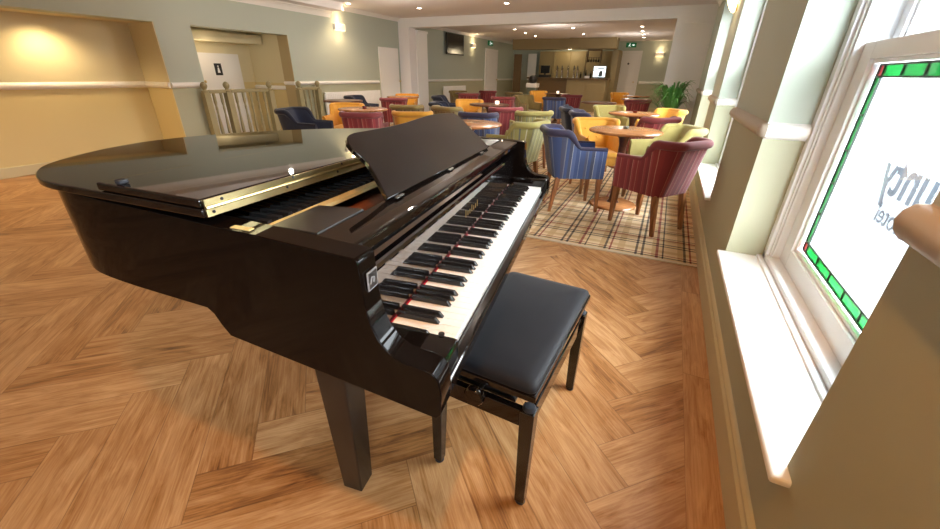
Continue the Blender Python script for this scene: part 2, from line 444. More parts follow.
# skirting boards
def skirt(name, x0, x1, y0, y1, h=.15):
    b = MB(); b.box(x0, x1, y0, y1, 0, h); 
    return struct(b.build(name, MT['base'], bevel=.006))
b = MB()
b.prism([(XR, 0.0),(XR-.018,0.0),(XR-.018,.115),(XR-.012,.128),(XR-.012,.14),(XR-.006,.152),(XR,.158)], YF, 9.2, 'y'); struct(b.build('baseboard_right', MT['base']))
skirt('baseboard_left', XA, XA+.018, AL0, AL1, .12)
skirt('baseboard_left', XL, XL+.018, AL1, OP0, .12)
skirt('baseboard_left', XL, XL+.018, OP1, 8.25, .12)
skirt('baseboard_left', XL, XL+.018, 10.05, 14.3, .12)
skirt('baseboard_back', -1.2, XR, YB-.018, YB, .12)

# cornices
def cornice(x0, y0, x1, y1, nx, ny, z, s=.10):
    b = MB(); P = [(0,-s),(.014,-s),(.02,-s*.8),(.035,-s*.5),(s*.62,-s*.22),(s*.82,-.014),(s*.9,-.012),(s*.9,0),(0,0)]
    b.loft([[(x+nx*q, y+ny*q, z+t) for q, t in P] for x, y in ((x0,y0),(x1,y1))]); return struct(b.build(trimname(), MT['white']))
BX = -5.97
b = MB(); b.box(XL, BX, YF, 6.9, 2.235, CE); struct(b.build('ceiling_box', MT['ceil']))
cornice(XL, YF, XL, 6.9, 1, 0, 2.235, .10)
cornice(XL, 6.9, XL, 9.2, 1, 0, CE, .07)
cornice(XL, 9.45, XL, YB, 1, 0, CE, .07)
cornice(XR, YF, XR, 8.8, -1, 0, CE, .09)

# ceiling beam, left column, right partition, white boxed panel
b = MB(); b.box(XL, XR, 9.2, 9.5, 2.165, CE); struct(b.build('ceiling_beam', MT['offwhite']), 'boxed beam across the ceiling')
b = MB(); b.box(XL, -6.03, 9.2, 9.5, 0, 2.165); struct(b.build('wall_column', MT['ceil']))
b = MB(); b.box(XL, -6.0, 9.5, 10.0, 0, 2.09); b.box(XL, -5.975, 9.5, 10.0, 2.09, 2.14); struct(b.build('wall_panel', MT['white']))
b = MB(); b.box(-.20, XR, 9.2, 9.32, 0, 2.165); b.box(-.20, XR, 9.185, 9.2, 2.09, 2.115); struct(b.build('wall_partition', MT['offwhite']))

# ------------------------------------------------------------------ sash windows
def window(k, a, c):
    root = struct(MB_empty('window_%d' % k))
    root.location = (0,0,0)
    XI, XM = .60, .66
    def part(name, mb, mat, parent=root, **kw): return mb.build(name, mat, parent, **kw)
    # box frame with stepped mouldings
    f = MB()
    for (y0, y1) in ((a, a+.085), (c-.085, c)):
        f.box(XI, .78, y0, y1, SZ, WT)
    for s, y0 in ((1, a), (-1, c)):
        f.box(XI-.02, XI, y0, y0+s*.05, SZ+.02, WT); f.box(XI-.008, XI, y0+s*.05, y0+s*.07, SZ+.02, WT)
    f.box(XI, .78, a, c, WT-.06, WT); f.box(XI-.02, .80, a, c, SZ, SZ+.055); f.box(XI-.045, XI-.02, a+.0, c-.0, SZ, SZ+.032)
    part('frame', f, MT['sash'], bevel=.005)
    # lower sash (inner), upper sash (outer)
    def sash(nm, x0, x1, z0, z1, st, bot, top):
        q = MB(); y0, y1 = a+.085, c-.085
        q.box(x0, x1, y0, y0+st, z0, z1); q.box(x0, x1, y1-st, y1, z0, z1)
        q.box(x0, x1, y0+st, y1-st, z0, z0+bot); q.box(x0, x1, y0+st, y1-st, z1-top, z1)
        q.box(x0+.012, x0+.03, y0+st, y0+st+.014, z0+bot, z1-top); q.box(x0+.012, x0+.03, y1-st-.014, y1-st, z0+bot, z1-top)
        q.box(x0+.012, x0+.03, y0+st+.014, y1-st-.014, z0+bot, z0+bot+.014); q.box(x0+.012, x0+.03, y0+st+.014, y1-st-.014, z1-top-.014, z1-top)
        so = part(nm, q, MT['sash'], bevel=.003)
        g = MB(); g.box(x0+.034, x0+.038, y0+st, y1-st, z0+bot, z1-top); g.build('pane', MT['glass'], so)
        return so, (y0+st+.014, y1-st-.014, z0+bot+.014, z1-top-.014)
    so, (gy0, gy1, gz0, gz1) = sash('lower_sash', .63, .68, SZ+.055, 1.330, .105, .085, .058)
    sash('upper_sash', .70, .745, 1.29, WT-.06, .06, .045, .06)
    # stained border on the lower pane
    X0, X1, w = .6605, .6635, .040
    iy0, iy1, iz0, iz1 = gy0+.012, gy1-.012, gz0+.008, gz1-.006
    g = MB(); r = MB(); l = MB()
    def strip(y0, y1, z0, z1): g.box(X0, X1, y0, y1, z0, z1)
    strip(iy0, iy0+w, iz0+w, iz1-w); strip(iy1-w, iy1, iz0+w, iz1-w); strip(iy0+w, iy1-w, iz0, iz0+w); strip(iy0+w, iy1-w, iz1-w, iz1)
    for yy in (iy0, iy1-w):
        for zz in (iz0, iz1-w): r.box(X0, X1, yy, yy+w, zz, zz+w)
    t = .003
    for yy in (iy0, iy0+w, iy1-w, iy1): l.box(X0-.002, X1+.002, yy-t, yy+t, iz0, iz1)
    for zz in (iz0, iz0+w, iz1-w, iz1): l.box(X0-.002, X1+.002, iy0, iy1, zz-t, zz+t)
    for q in range(1, 5):
        zz = iz0+w+(iz1-iz0-2*w)*q/5
        for yy in (iy0, iy1-w): l.box(X0-.002, X1+.002, yy, yy+w, zz-t, zz+t)
    for q in range(1, 6):
        yy = iy0+w+(iy1-iy0-2*w)*q/6
        for zz in (iz0, iz1-w): l.box(X0-.002, X1+.002, yy-t, yy+t, zz, zz+w)
    bo = g.build('stained_border', MT['greenglass'], so)
    r.build('red_corner_glass', MT['redglass'], so); l.build('lead_came', MT['lead'], so)
    h = MB(); h.lathe([(.012,-.004),(.016,0),(.012,.004)], .655, c-.11, 1.10, 14, axis='x'); 
    # sill board
    s_ = MB(); s_.box(XR-.04, XI-.02, a-.04 if k == 1 else a-.05, c+.0, SZ, SZ+.022)
    s2 = s_.build('sill', MT['white'], root, bevel=.008, seg=3)
    return so
def MB_empty(n):
    o = bpy.data.objects.new(n, None); COL.objects.link(o); o.empty_display_size = .1; return o
for k, (a, c) in enumerate(WIN):
    so = window(k+1, a, c)
    if k == 1: LS = so
# sash screw eye on far reveal frame, lettering on the near window (read from outside)
def text_part(txt, size, mat, parent, name, M, bold=0, ext=.0008, shear=0):
    cu = bpy.data.curves.new(name, 'FONT'); cu.body = txt; cu.size = size; cu.extrude = ext; cu.offset = bold; cu.align_x = 'CENTER'; cu.align_y = 'CENTER'; cu.shear = shear
    t = bpy.data.objects.new('t', cu); COL.objects.link(t)
    dg = bpy.context.evaluated_depsgraph_get(); dg.update()
    me = bpy.data.meshes.new_from_object(t.evaluated_get(dg))
    bpy.data.objects.remove(t)
    me.name = name; me.materials.clear(); me.materials.append(mat); me.transform(M)
    o = bpy.data.objects.new(name, me); COL.objects.link(o); o.parent = parent; return o
# letters face the street (+x): text x axis -> +y seen from outside reads properly
def faceM(loc, xdir, up=Vector((0,0,1))):
    x = Vector(xdir).normalized(); z = x.cross(up)
    return Matrix.Translation(loc) @ Matrix((x, up, z)).transposed().to_4x4()
text_part('County', .175, MT['etch'], LS, 'lettering', faceM((.671, 1.46, .935), (0,1,0)), .0035)
text_part('Hotel', .085, MT['etch'], LS, 'lettering', faceM((.671, 1.56, .82), (0,1,0)), .001)

# ------------------------------------------------------------------ the street outside
b = MB(); b.box(1.0, 14, -14, 30, -.5, -.45); struct(b.build('ground_street', MT['asphalt']))
b = MB(); b.box(.87, 2.4, -14, 30, -.46, -.33); struct(b.build('ground_pavement', MT['pave']))
b = MB(); b.box(6.8, 8.5, -14, 30, -.46, -.33); struct(b.build('ground_far_pavement', MT['pave']))
hb = thing('house', 'pale rendered house front across the street outside the near window', 'house', (9,3,-.45))
b = MB(); b.box(-.4, 1.2, -10, 22, 0, 3.6); b.build('facade', MT['render'], hb)
for yy in (-7,-4,-1,2,5,8,12,16):
    b = MB(); b.box(-.43, -.401, yy, yy+1.2, 1.2, 2.7); b.build('window_pane', MT['greywin'], hb)

# ------------------------------------------------------------------ grand piano
ang = math.radians(98.2)
OX, OY = -.28265, .52269
piano = thing('grand_piano', 'glossy black baby grand piano with folded lid and raised music desk', 'piano', (OX, OY, 0), ang)
def ZT(z, u):   # the top settles slightly toward the treble
    return z - .0285*max(0, u)*max(0, (z-.735))/.25
K0, PITCH = -.004, .02375
KEYLEN = 52*PITCH
BO = lambda w: -.1235 + .052*max(0, w)          # outer face of the bass side
UTR = 1.318
def wmapped(o):
    for v in o.data.vertices:
        v.co.z = ZT(v.co.z, v.co.x)
    return o
ARM = [(-.020,.684),(-.028,.694),(-.030,.735),(-.026,.765),(-.016,.778),(-.002,.782),(.038,.786),(.058,.797),(.076,.817),(.088,.845),(.094,.880),(.097,.950),(.102,.956),
       (.455,.972),(.455,.790),(.442,.780),(.430,.757),(.414,.736)]
rim = MB()
n = len(ARM)
def armprism(mb, uo, ui):
    v = [(uo(w), w, z) for w, z in ARM] + [(ui(w), w, z) for w, z in ARM]
    f = [tuple(range(n)), tuple(range(n, 2*n))[::-1]] + [(i, (i+1) % n, n+(i+1) % n, n+i) for i in range(n)]
    mb.add(v, f)
armprism(rim, BO, lambda w: BO(w)+.047)
armprism(rim, lambda w: UTR-.045, lambda w: UTR)
# tail outline of the case (outer), from bass w=.44 round the tail to treble w=.44
OUT = [(BO(.455),.455),(BO(.55),.55),(BO(.66),.66),(-.080,.755),(-.069,.805),(-.047,.855),(-.006,.915),(.06,.975),(.15,1.038),(.27,1.10),(.40,1.142),(.56,1.146),(.74,1.098),(.90,.99),
       (1.0,.905),(1.09,.79),(1.18,.66),(1.25,.56),(1.295,.50),(UTR,.455)]
def smooth_poly(p, it=2):
    for _ in range(it):
        q = [p[0]]
        for i in range(len(p)-1):
            a, c = p[i], p[i+1]
            q.append((a[0]*.75+c[0]*.25, a[1]*.75+c[1]*.25)); q.append((a[0]*.25+c[0]*.75, a[1]*.25+c[1]*.75))
        q.append(p[-1]); p = q
    return p
OUTS = smooth_poly(OUT)
def inset(p, d):
    r = []
    for i in range(len(p)):
        a, c = Vector(p[max(0,i-1)]), Vector(p[min(len(p)-1,i+1)]); t = (c-a).normalized()
        nrm = Vector((t.y, -t.x)) if True else None     # right of travel = inside
        r.append((p[i][0]+nrm.x*d, p[i][1]+nrm.y*d))
    return r
INS = inset(OUTS, .045)
INS[0] = (BO(.455)+.047,.455); INS[-1] = (UTR-.045,.455)
zb = lambda w: .790 + .012*min(1, max(0, (w-.455)/.4))
zt = lambda w: .972 + .010*min(1, max(0, (w-.455)/.3))
rings = []
for (o_, i_) in zip(OUTS, INS):
    rings.append([(o_[0],o_[1],zb(o_[1])), (o_[0],o_[1],zt(o_[1])), (i_[0],i_[1],zt(o_[1])), (i_[0],i_[1],zb(o_[1]))])
rim.loft(rings)
ro = rim.build('case_rim', MT['case'], piano)
bm = bmesh.new(); bm.from_mesh(ro.data); bmesh.ops.remove_doubles(bm, verts=bm.verts, dist=.0008)
seen = {}
for f in bm.faces: seen.setdefault(tuple(sorted(v.index for v in f.verts)), []).append(f)
bmesh.ops.delete(bm, geom=[f for l in seen.values() if len(l) > 1 for f in l], context='FACES_ONLY')
bmesh.ops.recalc_face_normals(bm, faces=bm.faces); bm.to_mesh(ro.data); bm.free()
wmapped(ro)
bv = ro.modifiers.new('Bevel', 'BEVEL'); bv.width = .004; bv.segments = 3; bv.limit_method = 'ANGLE'; bv.angle_limit = math.radians(35)
for p in ro.data.polygons: p.use_smooth = True
ro.data.set_sharp_from_angle(angle=math.radians(35))
# soundboard bottom
sbp = INS
b = MB(); b.prism([(INS[0][0]+.001,.20)]+list(INS)+[(INS[-1][0]-.001,.20)], .842, .86); wmapped(b.build('soundboard', MT['plate'], piano))
b = MB(); b.box(-.074, 1.271, -.003, .20, .692, .7135); b.build('key_bed', MT['blacksat'], piano, bevel=.004)
b = MB(); b.box(-.074, 1.271, .161, .38, .755, .841); b.build('action_box', MT['blacksat'], piano)
# key slip
b = MB(); b.box(-.0735, 1.2715, -.027, -.004, .690, .724); b.build('key_slip', MT['black'], piano, bevel=.006, seg=3)
# key blocks
for nm, u0, u1 in (('key_block', -.0755, K0-.004), ('key_block', K0+KEYLEN+.004, UTR-.0455)):
    b = MB(); b.box(u0, u1, -.022, .139, .70, .770); b.build(nm, MT['black'], piano, bevel=.009, seg=3)
b = MB(); b.lathe([(.006,0),(.006,.003),(.003,.004)], -.012, .012, .770, 12); b.build('block_screw', MT['blacksat'], piano)
# keys
wk = MB(); wk.box(.0006, PITCH-.0006, 0, .142, .7145, .735); 
k0 = wk.build('white_key', MT['ivory'], piano, bevel=.0012, seg=2)
for i in range(52):
    o = k0 if i == 0 else k0.copy()
    if i: COL.objects.link(o)
    o.parent = piano; o.location = (K0+i*PITCH, 0, 0)
BKv = [(-.0058,.047,.735),(.0058,.047,.735),(.0058,.142,.735),(-.0058,.142,.735),(-.0044,.056,.747),(.0044,.056,.747),(.0044,.142,.748),(-.0044,.142,.748)]
bk = MB(); bk.add(BKv, [(0,3,2,1),(4,5,6,7),(0,1,5,4),(1,2,6,5),(2,3,7,6),(3,0,4,7)])
kb0 = bk.build('black_key', MT['ebony'], piano, bevel=.0015, seg=2)
first = True
for i in range(51):
    if i % 7 in (1, 4): continue      # A B|C D E|F G : no black key after B and E
    o = kb0 if first else kb0.copy()
    if not first: COL.objects.link(o)
    first = False; o.parent = piano; o.location = (K0+(i+1)*PITCH, 0, 0)
b = MB(); b.box(K0, K0+KEYLEN, .1425, .1445, .715, .7364); b.build('key_felt', MT['felt'], piano)
# fallboard: upright polished board with a rolled top lip
b = MB()
b.prism([(.1465,.7385),(.1465,.868),(.1425,.876),(.1435,.884),(.148,.8875),(.176,.889),(.176,.876),(.160,.870),(.160,.7385)], -.0735, 1.2715, 'x')
wmapped(b.build('fallboard', MT['fall'], piano))
b = MB()
for i in range(7):
    u = .55+i*.021
    b.box(u, u+.0022, .1456, .1464, .800, .800+(.024 if i % 3 == 0 else .016))
wmapped(b.build('gold_lettering', MT['gold'], piano))
# name board ledge in front of the desk
b = MB(); b.prism([(.130,.932),(.130,.951),(.134,.955),(.205,.9605),(.205,.932)], BO(.1)+.0475, UTR-.0455, 'x'); wmapped(b.build('desk_ledge', MT['black'], piano, bevel=.003))
b = MB(); b.box(BO(.2)+.052, UTR-.046, .206, .218, .862, .9); wmapped(b.build('name_board', MT['blacksat'], piano))
# flat side shelves beside the desk
b = MB(); b.prism([(BO(.21)+.052,.208),(.085,.208),(.075,.305),(BO(.3)+.052,.305)], .951, .961); wmapped(b.build('music_shelf', MT['blacksat'], piano, bevel=.002))
b = MB(); b.prism([(1.06,.208),(1.268,.208),(1.268,.305),(1.07,.305)], .951, .961); wmapped(b.build('music_shelf', MT['blacksat'], piano, bevel=.002))
# inside: pin block, brass strip, strings, damper rail
b = MB(); b.box(BO(.3)+.050, 1.268, .312, .334, .944, .952); wmapped(b.build('brass_rail', MT['satinbrass'], piano))
b = MB(); b.box(BO(.3)+.056, 1.268, .22, .312, .875, .925); wmapped(b.build('pin_block', MT['plate'], piano))
b = MB()
for i in range(60):
    u = BO(.36)+.066+i*.0215
    b.tube([(u,.325,.941),(u+.02,.43,.925),(u+.10,.80,.915)], .0011, 5)
s_ = wmapped(b.build('strings', MT['brass'], piano)); s_['kind'] = 'stuff'
b = MB()
for i in range(46):
    u = BO(.36)+.07+i*.028
    b.box(u, u+.012, .36, .43, .925, .945)
s_ = wmapped(b.build('dampers', MT['blacksat'], piano)); s_['kind'] = 'stuff'
# lid (rear part) and folded front flap
LIDF = .372
LO_ = [(-.1175,LIDF),(-.108,.50),(-.098,.66),(-.088,.79),(-.073,.848),(-.044,.908),(-.004,.963),(.062,1.02),(.152,1.08),(.27,1.136),(.40,1.174),(.56,1.164),(.745,1.116),(.915,1.008),
       (1.02,.92),(1.11,.805),(1.20,.672),(1.27,.565),(1.315,.49),(1.332,.42),(1.332,LIDF)]
LS_ = smooth_poly(LO_)
lid = MB(); lid.prism(LS_, .985, 1.0)
wmapped(lid.build('lid', MT['black'], piano, bevel=.004, seg=3, smooth=35))
fl = MB(); fl.prism([(-.1175,LIDF),(1.332,LIDF),(1.332,.47),(1.315,.50),(1.27,.575),(1.23,.635),(-.094,.635),(-.098,.63)], 1.0015, 1.016)
wmapped(fl.build('lid_flap', MT['black'], piano, bevel=.0035, seg=3))
for u in (-.096, 1.26):
    b = MB(); b.box(u, u+.016, .572, .586, 1.016, 1.024); wmapped(b.build('lid_bumper', MT['rubber'], piano, bevel=.002))
hg = MB()
hg.box(-.112, 1.326, LIDF-.003, LIDF-.0002, .986, .9995); hg.box(-.112, 1.326, LIDF-.003, LIDF-.0002, 1.002, 1.0145)
hg.tube([(-.112,LIDF-.003,1.0008),(1.326,LIDF-.003,1.0008)], .0032, 8)
ho = wmapped(hg.build('lid_hinge', MT['brass'], piano))
b = MB()
for i in range(9):
    for zz in (.9925, 1.0085):
        b.lathe([(.0001,-.0012),(.0028,-.0008),(.0028,.0004)], -.10+i*.17+(0 if zz < 1 else .02), LIDF-.0034, zz, 8, axis='y')
wmapped(b.build('hinge_screw', MT['blacksat'], ho))
b = MB(); b.box(BO(.33)+.006, BO(.33)+.018, .305, .345, .9655, .9685); wmapped(b.build('rim_pad', MT['satinbrass'], piano, bevel=.002))
# music desk: sloping board with a shaped outline
DESK = [(.150,.0),(.168,.035),(.182,.066),(.190,.092),(.186,.112),(.181,.128),(.184,.146),(.196,.158),(.212,.165),(.234,.168),(.305,.168),(.40,.168),(.50,.171),(.60,.178),(.68,.183),(.78,.184),(.87,.181),(.915,.174),(.938,.160),(.948,.135),(.952,.108),(.960,.08),(.972,.05),(.978,.0)]
b = MB(); c45 = math.cos(PI/4)
def dk(u, t, off): return (u, .190+t*c45+off*c45, .9655-.0257*u+t*c45-off*c45)
v = [dk(u,t,0) for u,t in DESK]+[dk(u,t,.011) for u,t in DESK]; nn = len(DESK)
b.add(v, [tuple(range(nn)), tuple(range(nn,2*nn))[::-1]]+[(i,(i+1)%nn,nn+(i+1)%nn,nn+i) for i in range(nn)])
do = b.build('music_desk', MT['black'], piano, bevel=.002, smooth=30)
b = MB()
for u in (.19,.52,.85):
    b = MB(); b.box(u-.018, u+.018, .181, .187, .9608, .9645)
    wmapped(b.build('desk_hinge', MT['chrome'], do))
# legs
def pleg(u, w, ztop, s0=.056, s1=.102):
    b = MB(); h = s1/2
    b.taper(u-h, u+h, w-h, w+h, .0, ztop, 0, 0, s0/s1, 1.0)
    b.build('leg', MT['blackleg'], piano, bevel=.004)
pleg(.140, .374, .735, .066, .102); pleg(1.11, .378, .735); pleg(.86, .74, .84)
b = MB(); b.box(.07,.17,.328,.43,.62,.64)
# window reflection modelled as a framed patch on the front edge of the bass arm
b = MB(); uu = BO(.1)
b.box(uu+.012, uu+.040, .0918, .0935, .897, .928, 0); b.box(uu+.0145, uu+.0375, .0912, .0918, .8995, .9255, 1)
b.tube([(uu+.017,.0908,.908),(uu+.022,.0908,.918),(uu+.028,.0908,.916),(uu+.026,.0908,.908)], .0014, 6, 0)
b.build('edge_reflection', [MT['reflrim'], MT['blacksat']], piano)

# ------------------------------------------------------------------ piano bench
ba = math.radians(86.8)
bench = thing('piano_bench', 'black adjustable piano bench with velour cushion beside the keyboard', 'bench', (-.308, 1.062, 0), ba)
BL, BW = .275, .145        # half spacing of legs along x(local), y(local)
for sx in (-1,1):
    for sy in (-1,1):
        b = MB(); x, y = sx*BL, sy*BW
        b.taper(x-.021, x+.021, y-.021, y+.021, .012, .385, sx*.004, sy*.004, .72, 1)
        lg = b.build('leg', MT['blackleg'], bench, bevel=.003)
        b = MB(); b.lathe([(.014,0),(.016,.003),(.016,.0125)], x+sx*.004, y+sy*.004, 0, 14); b.build('foot_pad', MT['rubber'], lg)
        b = MB(); b.lathe([(.019,.385),(.019,.390),(.014,.397),(.004,.399)], x, y, 0, 16); b.build('leg_cap', MT['rubber'], lg, smooth=40)
b = MB()
for sy in (-1,1):
    b = MB(); b.box(-BL+.0212, BL-.0212, sy*BW-.011, sy*BW+.011, .318, .378); b.build('side_rail', MT['black'], bench, bevel=.003)
b = MB()
for sx in (-1,1):
    b = MB(); b.box(sx*BL-.011, sx*BL+.011, -BW+.0212, BW-.0212, .318, .378); b.build('end_rail', MT['black'], bench, bevel=.003)
b = MB(); b.box(-.303,.303,-.166,.166,.434,.4572); b.build('seat_frame', MT['black'], bench, bevel=.006, seg=3)
b = MB(); 
def rr(hx, hy, z, r=.02, k=5):
    pts = []
    for sx, sy, a0 in ((1,1,0),(-1,1,PI/2),(-1,-1,PI),(1,-1,PI*1.5)):
        for i in range(k+1):
            a = a0+PI/2*i/k; pts.append((sx*(hx-r)+r*math.cos(a), sy*(hy-r)+r*math.sin(a), z))
    return pts
b.loft([rr(.298,.161,.4575), rr(.300,.163,.466), rr(.296,.159,.476), rr(.284,.147,.483), rr(.26,.123,.487), rr(.18,.06,.489,.01)])
b.build('cushion', MT['velour'], bench, smooth=60)
# scissor mechanism and knobs
b = MB()
for sx in (-1,1):
    for sy in (-1,1):
        b.tube([(sx*.245, sy*.085,.372),(sx*.10, sy*.085,.428)], .006, 8)
b.tube([(-.30,0,.40),(.30,0,.40)], .007, 10); b.box(-.25,.25,-.095,.095,.362,.370)
b.build('lift_mechanism', MT['blacksat'], bench)
for sx in (-1,1):
    b = MB(); b.lathe([(.008,-.012),(.026,-.010),(.030,-.004),(.030,.008),(.024,.014),(.004,.016)], sx*.322, 0, .402, 22, axis='x'); b.build('knob', MT['black'], bench, smooth=40)

# ------------------------------------------------------------------ tub chairs
FAB = {}
def fab(name, c, var=.12): 
    m = plain(name, c, .8, spec=.25, var=var, scale=25); m.node_tree.nodes['Principled BSDF'].inputs['Sheen Weight'].default_value = .2; return m
FAB['blue'] = (stripes('blue_striped_fabric', [(0,rgb(56,72,112)),(.16,rgb(118,126,148)),(.18,rgb(56,72,112)),(.34,rgb(76,90,130)),(.5,rgb(160,160,160)),(.52,rgb(62,64,84)),(.66,rgb(56,72,112)),(.80,rgb(112,114,124)),(.83,rgb(72,74,96)),(.93,rgb(56,72,112))], .21), fab('blue_velvet', rgb(58,76,126)), fab('plum_blue_velvet', rgb(56,50,70)))
FAB['red'] = (stripes('red_striped_fabric', [(0,rgb(132,42,44)),(.13,rgb(176,128,108)),(.15,rgb(132,42,44)),(.33,rgb(150,62,62)),(.42,rgb(186,140,118)),(.445,rgb(116,34,40)),(.62,rgb(140,48,50)),(.74,rgb(168,104,92)),(.76,rgb(122,36,42))], .17), fab('rose_velvet', rgb(118,42,42)), fab('dusky_pink_velvet', rgb(128,56,58)))
FAB['yellow'] = (fab('mustard_fabric', rgb(206,146,50)), fab('mustard_velvet', rgb(214,156,60)), fab('mustard_velvet_trim', rgb(206,146,50)))
FAB['lime'] = (stripes('lime_striped_fabric', [(0,rgb(146,138,80)),(.14,rgb(190,184,156)),(.18,rgb(146,138,80)),(.36,rgb(100,102,96)),(.42,rgb(150,142,86)),(.64,rgb(194,188,160)),(.67,rgb(138,130,78)),(.84,rgb(104,102,90)),(.88,rgb(146,138,80))], .16), fab('lime_velvet', rgb(150,136,78)), fab('lime_velvet_trim', rgb(158,146,84)))
FAB['navy'] = (fab('navy_leather', rgb(34,38,52)), fab('navy_leather_inner', rgb(40,44,62)), fab('navy_leather_trim', rgb(30,32,46)))
FAB['olive'] = (stripes('olive_check_fabric', [(0,rgb(122,104,66)),(.2,rgb(84,70,46)),(.3,rgb(140,122,80)),(.6,rgb(96,62,44)),(.7,rgb(128,110,70))], .12), fab('olive_velvet', rgb(138,120,72)), fab('olive_velvet_trim', rgb(132,112,66)))

def make_chair(kind, name='tub_chair'):
    mo, mi, mr = FAB[kind]
    t = thing(name, 'tub chair', 'chair')
    # plan path (outer face) from the front right arm round the back
    path = []
    hw, yf, yb, r = .210, .235, -.222, .075
    AR = [0,.18,.36,.52,.64,.72,.78,.84,.90,.95,1.0]
    def rise(q): 
        q = max(0, (q-.62)/.38); return q*q*(3-2*q)
    for q in AR: path.append((hw, yf + (yb+r-yf)*q, rise(q), 1, 0))
    for i in range(1, 7):
        a = PI/2*i/6; path.append((hw-r+r*math.cos(a), yb+r-r*math.sin(a), 1, math.cos(a), -math.sin(a)))
    for i in range(1, 6):
        path.append((hw-r-(2*hw-2*r)*i/6, yb, 1, 0, -1))
    for i in range(0, 7):
        a = PI/2+PI/2*i/6; path.append((-(hw-r)+r*math.cos(a), yb+r-r*math.sin(a), 1, math.cos(a), -math.sin(a)))
    for q in AR[::-1][1:]: path.append((-hw, yf+(yb+r-yf)*q, rise(q), -1, 0))
    verts = []; S = 0; ss = []; prof_n = 0; tops = []
    for k, (x, y, bk_, nx, ny) in enumerate(path):
        if k: S += math.hypot(x-path[k-1][0], y-path[k-1][1])
        ss.append(S)
        e = bk_
        front = max(0, (y-yb)/(yf-yb))
        ht = .592+.012*(1-front)*(1-e) + (.735-.592)*e
        lx = .010+.022*e; ly = .012+.080*e; th = .050
        tops.append((x+nx*(lx-th*.35+.008*e), y+ny*(ly-th*.35+.012*e), ht-.004, e))
        P = [(0,0,.325),(.35,0,.45),(.75,0,ht-.12),(1,0,ht-.015),(1,-.015,ht),(1,-th+.012,ht),(1,-th,ht-.015),(.6,-th,ht-.12),(0,-th,.46),(0,-th,.40)]
        prof_n = len(P)
        for k_, q, z in P: verts.append((x+nx*(q+lx*k_), y+ny*(q+ly*k_), z))
    sh = MB(); faces = []; mats = []; uvs = []
    n = prof_n
    for k in range(len(path)-1):
        for j in range(n-1):
            a = k*n+j; bq = (k+1)*n+j
            sh.v; faces.append((a, bq, bq+1, a+1)); mats.append(0 if j < 3 else 1)
            uvs.append([(ss[k], verts[a][2]), (ss[k+1], verts[bq][2]), (ss[k+1], verts[bq+1][2]), (ss[k], verts[a+1][2])])
    for k, rev in ((0, False), (len(path)-1, True)):
        f = tuple(k*n+j for j in range(n)); faces.append(f if rev else f[::-1]); mats.append(1); uvs.append([(ss[k]+.02, verts[i][2]) for i in faces[-1]])
    sh.v = verts; sh.f = [list(f) for f in faces]; sh.m = mats; sh.uv = uvs
    sh.build('backrest', [mo, mi], t, smooth=50)
    # rolled top rail
    rl = MB(); rl.tube([p[:3] for p in tops], [.019+.015*p[3] for p in tops], 10); rl.build('top_roll', mr, t, smooth=60)
    # seat with upholstered apron
    st = MB(); 
    def rr2(hx, y0, y1, z, rad=.04):
        pts = []
        for cx, cy, a0 in ((hx-rad,y1-rad,0),(-hx+rad,y1-rad,PI/2),(-hx+rad,y0+rad,PI),(hx-rad,y0+rad,PI*1.5)):
            for i in range(5):
                a = a0+PI/2*i/4; pts.append((cx+rad*math.cos(a), cy+rad*math.sin(a), z))
        return pts
    st.loft([rr2(.159,-.169,.242,.32), rr2(.159,-.169,.246,.40), rr2(.159,-.169,.256,.41), rr2(.159,-.169,.260,.435), rr2(.150,-.160,.25,.455), rr2(.11,-.12,.20,.462)])
    st.build('seat', mi, t, smooth=40)
    if kind in ('yellow', 'lime'):
        bt = MB()
        for x, z in ((-.09,.65),(.0,.65),(.09,.65),(-.045,.565),(.045,.565)):
            bt.lathe([(.001,.0),(.010,.002),(.006,.009),(.001,.010)], x, -.170-.085*(z-.40)/.34+.006, z, 8, axis='y')
        bt.build('tufted_button', mr, t)
    for sx in (-1,1):
        for sy in (-1,1):
            l = MB(); x, y = sx*.178, (.205 if sy > 0 else -.180)
            l.taper(x-.023, x+.023, y-.023, y+.023, 0, .335, sx*.010, sy*(.01 if sy > 0 else .055), .62, 1)
            l.build('leg', MT['legwood'], t, bevel=.003)
    return t

def face(dx, dy): return math.atan2(dy, dx)-PI/2
proto = {}
def chair(kind, x, y, dx, dy, label, group=None, name='tub_chair'):
    if kind not in proto:
        o = proto[kind] = make_chair(kind); o.location = (x,y,.004); o.rotation_euler = (0,0,face(dx,dy)); o['label'] = label
    else:
        o = dup(proto[kind], (x,y,.004), face(dx,dy), label)
    if group: o['group'] = group
    elif 'group' in o: del o['group']
    return o
G = 'tub chairs around the lounge tables'
